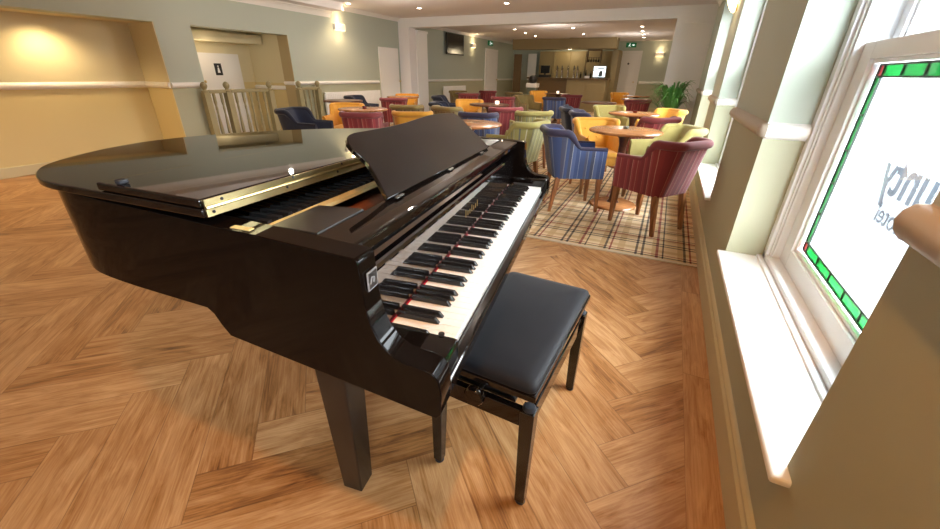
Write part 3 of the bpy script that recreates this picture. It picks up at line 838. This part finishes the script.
# (kind, x, y, facing dx, dy, label)
CH = [   # back top centre x, y and the way the chair faces
 ('red', .240, 3.50, -.82, .57, 'red striped tub chair with pink roll, nearest the windows, its back to the camera'),
 ('blue', -1.00, 3.78, .90, .43, 'blue striped tub chair with plum top roll, at the near round table by the piano'),
 ('yellow', -.78, 4.96, .45, -.89, 'mustard tub chair facing us behind the near round table'),
 ('lime', .27, 4.62, -.88, -.47, 'lime buttoned tub chair beside the window, behind the near red one'),
 ('lime', -1.18, 4.20, -.97, .2, 'lime striped tub chair at the treble end of the piano keyboard'),
 ('red', .02, 5.45, -.72, .69, 'red tub chair with pink roll at the second window table, back to us'),
 ('yellow', .12, 7.05, -.75, -.66, 'mustard tub chair in front of the leafy plant'),
 ('lime', -.95, 7.30, .45, -.89, 'lime tub chair facing us at the far side of the second window table'),
 ('blue', -1.18, 5.75, .95, .3, 'blue tub chair with its arm showing behind the nearest mustard one'),
 ('navy', -1.45, 6.35, .9, .43, 'navy leather tub chair left of the far lime one in the middle'),
 ('red', -.59, 9.25, -.2, .98, 'dark red tub chair on the right, backing onto the second window table'),
 ('yellow', -1.43, 13.26, .2, -.98, 'mustard tub chair before the white far door'),
 ('blue', -2.34, 9.06, .1, .99, 'blue striped tub chair in the middle of the room, its back to us'),
 ('red', -2.20, 10.6, -.5, .87, 'red striped tub chair just right of the middle blue one'),
 ('yellow', -3.64, 12.5, .2, -.98, 'mustard tub chair just before the bar'),
 ('olive', -3.25, 9.6, .85, -.53, 'olive tub chair left of the middle blue one'),
 ('red', -3.25, 8.42, -.2, .98, 'red tub chair in the middle of the room before the bar pedestal'),
 ('red', -2.10, 5.72, -.6, .8, 'red tub chair with pink roll, beyond the round table behind the music desk'),
 ('lime', -1.55, 5.35, -.6, .8, 'lime striped tub chair left of the middle blue one, beside a pink rolled one'),
 ('blue', -2.15, 4.70, -.2, .98, 'dark blue tub chair just beyond the bare round table at the piano desk'),
 ('yellow', -3.41, 7.22, .25, -.97, 'mustard tub chair centre left, facing us over a dark table'),
 ('navy', -4.60, 7.90, .95, .3, 'navy leather tub chair left of the centre mustard one'),
 ('navy', -3.60, 6.12, .95, .3, 'navy leather tub chair in front of the centre mustard one'),
 ('olive', -5.51, 10.68, .75, -.66, 'olive tub chair beneath the television'),
 ('red', -4.40, 9.30, -.7, .7, 'dark red tub chair in front of the wall below the television'),
 ('olive', -3.95, 10.9, .3, .95, 'olive tub chair in the middle distance left of the bar'),
 ('red', -4.75, 11.3, -.7, .7, 'dark red tub chair far left by the bar pedestal'),
 ('navy', -4.48, 3.86, .97, .24, 'navy leather tub chair beside the balusters, left end of the lounge'),
 ('yellow', -4.47, 5.10, .3, -.95, 'mustard tub chair in front of the near wall radiator'),
 ('red', -3.31, 3.87, -.35, .94, 'red tub chair with rolled top just behind the piano lid'),
 ('navy', -5.89, 6.70, .97, .24, 'navy leather tub chair against the near wall radiator'),
 ('red', -4.69, 6.50, -.45, .89, 'dark red tub chair in front of the low white door'),
 ('yellow', -5.43, 8.15, .4, -.92, 'mustard tub chair in front of the boxed white panel'),
 ('olive', -3.55, 5.20, -.3, .95, 'olive checked tub chair before the boxed white panel'),
 ('yellow', -2.86, 4.35, -.5, .86, 'mustard tub chair peeping over the music desk'),
 ('olive', -2.98, 5.30, .3, .95, 'olive checked tub chair behind the music desk top'),
]
CH = [(k, x+.30*dx/math.hypot(dx,dy), y+.30*dy/math.hypot(dx,dy), dx, dy, lb) for k, x, y, dx, dy, lb in CH]
for k, x, y, dx, dy, lb in CH: chair(k, x, y, dx, dy, lb, G)

# ------------------------------------------------------------------ tables
def make_table(r=.335, top='tabletop'):
    t = thing('round_table', 'round table', 'table')
    b = MB(); b.lathe([(r-.02,.712),(r-.004,.718),(r,.727),(r-.004,.737),(r-.012,.740)], n=40); b.build('tabletop', MT[top], t, smooth=40)
    b = MB(); b.lathe([(.06,.035),(.042,.06),(.036,.12),(.036,.60),(.05,.66),(.10,.712)], n=20); b.build('pedestal', MT['darkwood'], t, smooth=40)
    b = MB(); b.lathe([(.225,0),(.23,.01),(.22,.022),(.12,.032),(.06,.0345)], n=32); b.build('base', MT['tabletop'] if top == 'tabletop' else MT['darkwood'], t, smooth=40)
    return t
TB = [(-.335,4.16,'tabletop','round wooden table between the near blue and red chairs'),
      (-.43,6.20,'tabletop','second round wooden table from the front along the windows'),
      (-1.83,3.84,'tabletop','small round wooden table just beyond the music desk'),
      (-3.82,4.60,'tabletop','round wooden table beside the red chair behind the piano lid'),
      (-2.75,6.55,'darkwood','dark round table with a candle jar before the centre mustard chair'),
      (-.85,11.9,'tabletop','round wooden table beyond the plant at the back right'),
      (-2.85,11.6,'darkwood','dark round table with a candle jar in front of the bar'),
      (-5.1,7.45,'tabletop','wooden round table before the boxed white panel'),
      (-4.85,10.05,'darkwood','dark round table below the television'),
      (-1.25,8.4,'darkwood','dark round table right of the middle blue striped chair'),
      (-5.2,5.75,'darkwood','dark round table between the mustard and dark red chairs on the left'),
      (-.7,10.2,'tabletop','round wooden table behind the plant')]
tp = {}
for x, y, m, lb in TB:
    if m not in tp:
        o = tp[m] = make_table(top=m); o.location = (x,y,.004); o['label'] = lb
    else: o = dup(tp[m], (x,y,.004), 0, lb)
    o['group'] = 'round lounge tables'
def jar(x, y, mat, lb, r=.03, h=.06):
    b = MB(); b.lathe([(r*.85,0),(r,.008),(r,h*.9),(r*.9,h)], n=14); o = b.build('candle_jar', mat, smooth=40); o.location = (x,y,.744); return tag(o, lb, 'candle jar', 'candle jars on the lounge tables')
jar(-.34,4.24,MT['greyjar'],'small grey candle jar on the near round table',.028,.022)
jar(-.42,6.24,MT['redjar'],'small dark red candle jar on the second window table',.03,.03)
jar(-2.63,6.6,MT['candle'],'glowing white candle jar on the dark centre table',.035,.05)
jar(-3.76,4.56,MT['redjar'],'dark candle jar on the table behind the piano lid',.03,.035)
jar(-2.85,11.6,MT['candle'],'glowing candle jar on the dark table before the bar',.035,.06)
jar(-2.02,3.86,MT['greyjar'],'dark grey candle jar on the small table beyond the music desk',.02,.03)

# ------------------------------------------------------------------ balustrade by the lobby opening
XBn = -6.22
def newel(mb, y):
    mb.box(XBn-.045, XBn+.045, y-.045, y+.045, 0, .88)
    mb.lathe([(.045,.88),(.052,.89),(.052,.905),(.03,.915),(.024,.93),(.036,.945),(.046,.968),(.046,.985),(.036,1.01),(.018,1.025),(.003,1.03)], XBn, y, 0, 16)
def balus(mb, y):
    mb.lathe([(.022,.10),(.022,.18),(.014,.20),(.024,.30),(.026,.36),(.014,.58),(.018,.66),(.014,.70),(.022,.74),(.022,.87)], XBn, y, 0, 10)
def balustrade(posts, nb, lb):
    t = thing('balustrade', lb, 'balustrade', (0,0,0))
    for y in posts:
        b = MB(); newel(b, y); b.build('newel_post', MT['khaki'], t, smooth=35)
    for (a, c), k in zip(zip(posts, posts[1:]), nb):
        b = MB(); b.box(XBn-.03, XBn+.03, a+.046, c-.046, .87, .92); b.build('handrail', MT['khaki'], t, bevel=.01)
        b = MB(); b.box(XBn-.03, XBn+.03, a+.046, c-.046, .06, .10); b.build('bottom_rail', MT['khaki'], t)
        for i in range(k):
            b = MB(); balus(b, a+(c-a)*(i+1)/(k+1)); b.build('baluster', MT['khaki'], t, smooth=35)
balustrade([4.00, 4.35, 5.12], [2, 5], 'khaki painted turned balustrade across the lobby opening')
balustrade([5.76, 6.22], [3], 'short khaki balustrade section beside the near wall radiator')

# ------------------------------------------------------------------ doors, radiators, signs
def door(k, M, w, h, panels, hinge=1, mat=None, badge=None, arch=True):
    """door in local coords: x width, z up, front -y"""
    mat = mat or MT['white']
    root = struct(MB_empty('door_%d' % k)); root.matrix_world = M
    b = MB(); b.box(-w/2, w/2, -.03, 0, 0.006, h); b.build('door_leaf', mat, root, bevel=.003)
    for (x0, x1, z0, z1) in panels:
        b = MB(); b.box(x0, x1, -.036, -.0305, z0, z1); b.box(x0+.03, x1-.03, -.042, -.036, z0+.03, z1-.03); b.build('door_panel', mat, root, bevel=.003)
    if arch:
        b = MB(); b.box(-w/2-.08, -w/2-.004, -.045, 0, 0.006, h+.08); b.box(w/2+.004, w/2+.08, -.045, 0, 0.006, h+.08); b.box(-w/2-.004, w/2+.004, -.045, 0, h+.004, h+.08); b.build('architrave', mat, root, bevel=.006)
    b = MB(); b.lathe([(.008,-.05),(.008,-.085),(.022,-.09),(.024,-.105),(.012,-.115)], hinge*(w/2-.06), 0, 1.0, 14, axis='y'); b.build('door_handle', MT['brass'], root, smooth=40)
    return root
def frame_M(loc, xdir):
    x = Vector(xdir).normalized(); z = Vector((0,0,1)); y = z.cross(x)
    return Matrix.Translation(loc) @ Matrix((x,y,z)).transposed().to_4x4()
# doors on the left wall face +x: local -y -> +x  => x axis = +y ... y = z cross x
ML = lambda y, X=XL: frame_M((X, y, 0), (0,1,0))
P4 = lambda w, h: [(-w/2+.1,-.03,.2,.85),(.03,w/2-.1,.2,.85),(-w/2+.1,-.03,1.0,h-.15),(.03,w/2-.1,1.0,h-.15)]
d1 = door(1, ML(5.12, XD), .84, 1.45, [], -1, MT['offwhite'], arch=False)
b = MB(); b.box(-.08-.0+-.0, .05, -.036, -.0305, 1.10, 1.29); b.build('badge', MT['blacksign'], d1).location = (-.01,0,0)
b = MB(); b.lathe([(.012,-.0365),(.012,-.039)], -.025, 0, 1.245, 12, axis='y'); b.prism([(-.05,1.14),(.0,1.14),(-.014,1.225),(-.036,1.225)], -.039, -.0365, 'y'); b.build('badge_figure', MT['offwhite'], d1)
d2_ = door(2, ML(8.72), .76, 1.72, [], 1, MT['white'], arch=False)
d3_ = door(3, ML(15.08), 1.0, 1.93, P4(1.0,1.93), 1, MT['offwhite'])
d4_ = door(4, frame_M((-1.75, YB, 0), (1,0,0)), .74, 1.97, P4(.74,1.97), 1, MT['offwhite'])
b = MB(); b.lathe([(.035,-.0305),(.035,-.036)], 0.02, 0, 1.62, 18, axis='y'); b.build('badge', MT['blacksign'], d4_)

def radiator(y0, y1, z0, z1, lb):
    t = thing('radiator', lb, 'radiator', (XL, (y0+y1)/2, 0)); h = (y1-y0)/2
    b = MB(); b.box(.05,.09,-h,h,z0,z1); b.build('panel', MT['white'], t, bevel=.008)
    b = MB()
    n_ = int(h*2/.05)
    for i in range(n_):
        y = -h+.03+(2*h-.06)*i/(n_-1); b.box(.09,.094,y-.012,y+.012,z0+.04,z1-.04)
    f = b.build('fluting', MT['white'], t, bevel=.002)
    b = MB()
    for y in (-h*.8,h*.8): b.box(.001,.05,y-.02,y+.02,z0+.1,z1-.1)
    b.build('bracket', MT['white'], t)
    b = MB(); b.tube([(.06,h-.02,z0+.001),(.06,h-.02,.005)], .008, 8); b.build('pipe', MT['white'], t)
radiator(6.42, 8.2, .22, .815, 'long white radiator left of the low white door')
radiator(11.3, 12.8, .3, .84, 'white radiator under the television')

t = thing('television', 'black flat television on the left wall', 'television', (XL, 12.05, 1.70))
b = MB(); b.box(.06,.10,-.56,.56,.0,.56); b.build('casing', MT['blacksat'], t, bevel=.006)
b = MB(); b.box(.1001,.102,-.53,.53,.035,.53); b.build('screen', MT['tv'], t)
b = MB(); b.box(.0005,.06,-.12,.12,.16,.40); b.build('wall_bracket', MT['blacksat'], t)

def exitsign(M, w, lb, flip):
    t = thing('exit_sign', lb, 'sign'); t.matrix_world = M
    b = MB(); b.box(-w/2,w/2,-.03,-.001,-.075,.075); b.build('panel', MT['exitg'], t, bevel=.003)
    b = MB()  # running figure, door and arrow
    s = flip
    b.lathe([(.012,-.031),(.012,-.0325)], s*-.05, 0, .045, 12, axis='y')
    b.prism([(s*-.062,.028),(s*-.035,.032),(s*-.045,-.01),(s*-.02,-.05),(s*-.032,-.055),(s*-.06,-.012),(s*-.085,-.045),(s*-.095,-.038),(s*-.068,0)], -.0325, -.0305, 'y')
    b.prism([(s*.03,-.012),(s*.08,-.012),(s*.08,-.035),(s*.12,0),(s*.08,.035),(s*.08,.012),(s*.03,.012)], -.0325, -.0305, 'y')
    b.build('pictogram', MT['signw'], t)
exitsign(frame_M((XL,14.95,2.19),(0,1,0)), .42, 'green exit sign above the far door on the left wall', 1)
exitsign(frame_M((-1.74,YB,2.235),(1,0,0)), .36, 'green exit sign above the far back door', 1)

# ------------------------------------------------------------------ bar
YBAR = 15.6
bar = thing('bar_counter', 'long olive painted bar counter with dark timber top at the back', 'bar', (-3.6, YBAR, 0))
b = MB(); b.box(-1.45,.05,.18,.75,0,1.06); b.build('timber_front', MT['bardark'], bar, bevel=.005)
b = MB(); b.box(.052,1.42,0,.75,0,1.06); pf = b.build('panelled_front', MT['bar'], bar, bevel=.005)
b = MB()
for i in range(2):
    x0 = .11+i*.66; b.box(x0, x0+.58, -.014, -.0005, .16, .92)
b.build('panel_moulding', MT['bar'], pf, bevel=.01)
b = MB(); b.prism([(-1.5,.10),(.0,.10),(.02,-.07),(1.48,-.07),(1.48,.79),(-1.5,.79)], 1.061, 1.11); b.build('counter_top', MT['bardark'], bar, bevel=.008)
sof = MB(); sof.box(-5.75, -3.62, YBAR+.15, YBAR+.6, 2.03, CE); sof.box(-3.62, -2.02, YBAR, YBAR+.6, 2.03, CE); struct(sof.build('ceiling_bar_canopy', MT['bar']))
b = MB(); b.box(-5.1, -2.0, YB-.3, YB-.02, .0, 2.03); struct(b.build('wall_back_bar', MT['bar']))
b = MB(); b.box(-2.2, -2.0, YBAR+.8, YB-.3, 0, 2.03); struct(b.build('wall_bar_end', MT['bar']))
for x in (-4.5,-3.9,-3.3,-2.8):
    b = MB(); b.box(x-.03,x+.03,YB-.34,YB-.301,1.1,2.0); struct(b.build(trimname(), MT['bar']))
b = MB(); b.box(-5.6,-5.25,YB-.25,YB-.21,1.0,1.95); struct(b.build(trimname(), MT['offwhite']))
b = MB(); b.box(-5.72,-5.42,YBAR+.3,YBAR+.36,.0,1.88); o = b.build('hatch_door', MT['bardark'], bevel=.004); tag(o, 'brown timber door panel standing at the left end of the bar', 'door')
# back shelf with hanging glasses
sh = thing('glass_rack', 'dark rack of hanging glasses above the right of the bar', 'rack', (-2.75, YBAR+.45, 1.62))
b = MB(); b.box(-.26,.22,-.1,.1,.36,.405); b.box(-.26,.22,-.1,.1,.15,.165); b.build('shelf', MT['bardark'], sh)
b = MB()
for x in (-.255,.205): b.box(x,x+.015,-.1,.1,.0,.36)
b.build('side', MT['bardark'], sh)
for i in range(5):
    b = MB(); b.lathe([(.03,.0),(.035,.07),(.008,.09),(.006,.13),(.03,.14)], -.2+i*.085, 0, .008 if i % 2 else .01, 10); b.build('hanging_glass', MT['bottle'], sh, smooth=40)
# beer taps
TAPX = [-4.02,-3.84,-3.62,-3.40,-3.28]
tapn = ['leftmost','second','middle','fourth','rightmost']
tap0 = None
for x, nm_ in zip(TAPX, tapn):
    lb = '%s of the five tall chrome beer taps on the bar' % nm_
    if tap0 is None:
        tap0 = thing('beer_tap', lb, 'beer tap', (x, YBAR+.35, 1.111))
        b = MB(); b.lathe([(.05,0),(.05,.012),(.032,.02),(.032,.30),(.036,.31),(.036,.34),(.01,.35)], n=16); b.build('column', MT['chrome'], tap0, smooth=40)
        b = MB(); b.tube([(0,-.031,.24),(0,-.09,.24),(0,-.10,.19)], .011, 8); b.build('spout', MT['chrome'], tap0)
        b = MB(); b.box(-.013,.013,-.075,-.045,.2555,.40); b.build('tap_handle', MT['blacksat'], tap0, bevel=.004)
        tap0['group'] = 'beer taps on the bar'
    else: dup(tap0, (x, YBAR+.35, 1.111), 0, lb)
nms = ['first','second','third','fourth','fifth','sixth']
for i in range(6):
    h = .20+.06*((i*7) % 3)/2
    b = MB(); b.lathe([(.03,0),(.034,.01),(.034,h*.6),(.014,h*.75),(.012,h)], n=12)
    o = b.build('bottle', MT['bottle'] if i % 2 == 0 else MT['bottleclear'], smooth=40); o.location = (-3.17+i*.09, YBAR+.45+.05*(i % 2), 1.111)
    tag(o, '%s small bottle from the left between beer taps and bright screen' % nms[i], 'bottle', 'bottles on the bar')
t = thing('bar_screen', 'bright screen showing a grey picture on the right of the bar', 'screen', (-2.50, YBAR+.33, 1.111))
b = MB(); b.box(-.22,.22,-.015,.02,.03,.40); b.build('casing', MT['blacksat'], t, bevel=.004)
b = MB(); b.box(-.205,.205,-.018,-.0152,.045,.385); sc_ = b.build('display', MT['screen'], t)
b = MB(); b.prism([(-.03,.06),(.11,.06),(.11,.20),(.06,.27),(-.0,.22)], -.0195, -.0182, 'y'); b.prism([(-.2,.26),(-.05,.33),(.12,.33),(.2,.30),(.2,.285),(.1,.30),(-.04,.30),(-.2,.24)], -.0195, -.0182, 'y'); b.build('picture', MT['scrdark'], sc_)
b = MB(); b.box(-.09,.09,-.07,.07,0,.012); b.box(-.025,.025,.0,.02,.012,.03); b.build('stand', MT['blacksat'], t)
b = MB(); b.box(-.08,.08,-.05,.05,0,.075); o = b.build('card_holder', MT['white'], bevel=.004); o.location = (-2.88, YBAR+.15, 1.111); tag(o, 'small white card box left of the bright screen', 'card box')
t = thing('till', 'dark till at the left of the bar', 'till', (-4.50, YBAR+.42, 1.111))
b = MB(); b.box(-.2,.2,-.15,.15,0,.09); b.build('drawer_box', MT['blacksat'], t, bevel=.004)
b = MB(); b.box(-.17,.17,-.02,.03,.14,.40); b.build('display', MT['tv'], t, bevel=.004)
b = MB(); b.box(-.03,.03,-.02,.03,.09,.14); b.build('neck', MT['blacksat'], t)
# slim pedestal at the left end of the bar
t = thing('bar_pedestal', 'slim grey pedestal with white top and dark pot before the left end of the bar', 'pedestal', (-4.38, 14.2, .004))
b = MB(); b.box(-.15,.15,-.15,.15,0,.80); b.build('column', plain('grey_green_steel', rgb(120,132,118), .35, metal=.4), t, bevel=.006)
b = MB(); b.box(-.18,.18,-.18,.18,.80,.93); b.build('top_slab', MT['white'], t, bevel=.006)
b = MB(); b.lathe([(.09,.93),(.13,.97),(.14,1.05),(.12,1.14),(.06,1.17)], n=16); b.build('pot', MT['blacksat'], t, smooth=40)

# ------------------------------------------------------------------ plant by the partition
pl = thing('potted_palm', 'leafy green potted palm in front of the white partition', 'plant', (.02, 8.35, .004))
b = MB(); b.lathe([(.13,0),(.15,.02),(.19,.40),(.20,.42),(.18,.42),(.17,.39)], n=20); b.build('pot', MT['pot'], pl, smooth=40)
b = MB(); rnd = random.Random(3)
for i in range(110):
    a = rnd.uniform(0, 2*PI); reach = rnd.uniform(.15,.78); top = rnd.uniform(.80,1.16); droop = rnd.uniform(.0,.30); w = rnd.uniform(.012,.024)
    if math.cos(a) > .4: reach *= .45
    pts = []
    for k in range(9):
        s = k/8; rad = reach*(s**1.3); z = .38 + (top-.38)*math.sin(min(1, s*1.25)*PI/2) - droop*max(0, s-.6)**1.5*2.2
        pts.append((rad*math.cos(a)+.03*math.cos(a), rad*math.sin(a)+.03*math.sin(a), z))
    nx, ny = -math.sin(a), math.cos(a); v = []; f = []
    for k, p in enumerate(pts):
        ww = w*(math.sin(PI*min(1, .12+k/8*.88))+.05)
        v += [(p[0]+nx*ww, p[1]+ny*ww, p[2]), (p[0], p[1], p[2]-ww*.35), (p[0]-nx*ww, p[1]-ny*ww, p[2])]
    for k in range(8):
        q = k*3; f += [(q,q+1,q+4,q+3),(q+1,q+2,q+5,q+4)]
    b.add(v, f)
b.build('foliage', MT['leaf'], pl, smooth=60, fix=False)

# ------------------------------------------------------------------ lamps
def light(name, kind, loc, energy, color, parent=None, **kw):
    l = bpy.data.lights.new(name, kind); l.energy = energy; l.color = color
    for k, v in kw.items(): setattr(l, k, v)
    o = bpy.data.objects.new(name, l); COL.objects.link(o); o.location = loc
    if parent: o.parent = parent
    return o
WARM = (1,.70,.40)
DL = [(-5.9,6.97,'recessed ceiling downlight nearest the left wall lamp'),(-4.9,7.9,'recessed ceiling downlight before the beam, above the low white door'),(-3.05,7.9,'recessed ceiling downlight before the middle of the beam'),
      (-4.46,12.3,'recessed ceiling downlight beyond the beam, leftmost near the bar'),(-4.5,13.4,'recessed ceiling downlight second from the left of the bar row'),(-4.52,14.5,'recessed ceiling downlight closest to the bar canopy on the left'),
      (-2.80,12.35,'recessed ceiling downlight above the beer taps'),(-2.85,14.1,'recessed ceiling downlight close to the canopy above the bar screen'),
      (-1.05,12.5,'nearest downlight of the row leading to the back door'),(-1.12,13.65,'second downlight of the row leading to the back door'),(-1.17,14.7,'third downlight of the row leading to the back door'),(-1.22,15.8,'farthest downlight of the row leading to the back door')]
d0_ = None; far_ = []
EN = 26
for x, y, lb in DL:
    if d0_ is None:
        d0_ = thing('downlight', lb, 'downlight', (x, y, CE-.004), 0, 'recessed ceiling downlights')
        b = MB(); b.lathe([(.052,.0035),(.055,.0),(.052,-.006),(.042,-.006),(.040,.003)], n=24); b.build('trim_ring', MT['white'], d0_, smooth=40)
        b = MB(); b.lathe([(.038,.002),(.038,-.003)], n=20); b.build('lens', MT['lens'], d0_)
        light('downlight_lamp', 'SPOT', (0,0,-.02), EN, WARM, d0_, spot_size=math.radians(130), spot_blend=.7, shadow_soft_size=.04)
    else:
        r_ = dup(d0_, (x, y, CE-.004), 0, lb)
        if y > 10:
            for c_ in r_.children:
                if c_.type == 'LIGHT':
                    if not far_: far_.append(c_.data.copy()); far_[0].energy = EN*.5
                    c_.data = far_[0]
for x, y, e_, c_ in ((-5.0,1.6,44,(1,.60,.26)),(-3.6,-.2,14,(1,.56,.22)),(-4.4,4.4,EN,WARM),(-.9,6.0,EN,WARM)):
    light('overhead_downlight', 'SPOT', (x, y, CE-.03), e_, c_, None, spot_size=math.radians(130), spot_blend=.7, shadow_soft_size=.04)
light('overhead_downlight', 'SPOT', (.05,-.02,CE-.03), 62, (1,.46,.12), None, spot_size=math.radians(140), spot_blend=.6, shadow_soft_size=.03)
for p, e_ in (((.20,.3,1.97),1.5), ((-1.3,2.9,2.15),4), ((-6.1,-1.6,1.97),2), ((-4.9,4.2,1.95),11), ((-2.2,5.8,1.95),26), ((-4.6,6.4,1.95),19), ((-3.2,11.5,1.7),17), ((-1.4,14.6,1.7),14)):
    light('fill_light', 'POINT', p, e_, (1,.90,.78), None, shadow_soft_size=.025)  # unseen fill lights without fittings, added to brighten ceiling, beam and far room
# alcove wash light (warm lamp high in the alcove)
light('alcove_lamp', 'SPOT', (-6.62, 2.6, ALZ-.03), 30, (1,.74,.40), None, spot_size=math.radians(150), spot_blend=.8, shadow_soft_size=.06)
light('alcove_lamp', 'SPOT', (-6.62, 1.0, ALZ-.03), 30, (1,.74,.40), None, spot_size=math.radians(150), spot_blend=.8, shadow_soft_size=.06)
light('lobby_lamp', 'POINT', (-6.95, 4.7, 1.45), 3.5, (1,.80,.55), None, shadow_soft_size=.08)
light('bar_lamp', 'POINT', (-3.8, 16.6, 1.98), 10, (1,.80,.5), None, shadow_soft_size=.08)

def wall_lamp(M, lb, style):
    t = thing('wall_lamp', lb, 'wall lamp'); t.matrix_world = M
    if style == 'box':
        b = MB(); b.box(-.15,.15,-.07,-.001,-.055,.055); 
        b.build('shade', MT['white'], t, bevel=.01)
        b = MB(); b.box(-.13,.13,-.06,-.015,.0552,.058); b.box(-.13,.13,-.06,-.015,-.058,-.0552); b.build('glow_strip', MT['shade'], t)
    else:
        b = MB(); b.lathe([(.03,-.001),(.03,-.02),(.012,-.03),(.012,-.05)], 0, 0, -.03, 14, axis='y'); b.build('bracket', MT['brass'], t)
        b = MB()
        rings = []
        for q, z in ((.028,-.065),(.055,-.04),(.08,0),(.10,.045)):
            rings.append([(q*math.cos(PI+PI*k/12)*1.0, -.02+q*.9*math.sin(PI+PI*k/12), z) for k in range(13)]+[(q*math.cos(PI*2-PI*k/12)*.9, -.02+q*.8*math.sin(PI*2-PI*k/12), z) for k in range(13)])
        b.loft(rings, cap=False); b.build('shade', MT['shade'], t, smooth=60)
    light('wall_lamp_bulb', 'POINT', (0,-.11,.17), 1.3, (1,.72,.42), t, shadow_soft_size=.05)
    light('wall_lamp_bulb', 'POINT', (0,-.11,-.17), .5, (1,.72,.42), t, shadow_soft_size=.05)
wall_lamp(frame_M((XL,7.1,1.99),(0,1,0)), 'white box wall lamp between the balustrade and the low white door', 'box')
wall_lamp(frame_M((XL,13.45,2.03),(0,1,0)), 'glowing wall lamp between the television and the far left door', 'box')
wall_lamp(frame_M((-.71,YB,1.93),(1,0,0)), 'glowing wall lamp right of the back door', 'box')
wall_lamp(frame_M((XR,5.95-.18,1.90) if False else (XR,5.42,1.87),(0,-1,0)), 'amber shell wall lamp on the window pier', 'shell')

# ------------------------------------------------------------------ daylight
w = bpy.data.worlds.new('sky'); scene.world = w; w.use_nodes = True
bg = w.node_tree.nodes['Background']; bg.inputs[0].default_value = (.86,.94,1,1); bg.inputs[1].default_value = 22.0
for k, (a, c) in enumerate(WIN):
    l = bpy.data.lights.new('window_portal', 'AREA'); l.shape = 'RECTANGLE'; l.size = c-a; l.size_y = WT-SZ; l.cycles.is_portal = True
    o = bpy.data.objects.new('window_portal', l); COL.objects.link(o); o.location = (.84, (a+c)/2, (SZ+WT)/2)
    o.rotation_euler = Vector((1,0,0)).to_track_quat('Z','Y').to_euler()   # -z faces into the room

# ------------------------------------------------------------------ render look
vs = scene.view_settings; vs.view_transform = 'Standard'; vs.look = 'None'; vs.gamma = 1; vs.use_curve_mapping = False; vs.exposure = 0.55
scene.cycles.use_denoising = True
try: scene.cycles.denoiser = 'OPENIMAGEDENOISE'
except Exception: pass
scene.cycles.max_bounces = 8; scene.cycles.diffuse_bounces = 4; scene.cycles.glossy_bounces = 4; scene.cycles.transparent_max_bounces = 12
scene.cycles.sample_clamp_indirect = 8; scene.cycles.caustics_reflective = False; scene.cycles.caustics_refractive = False
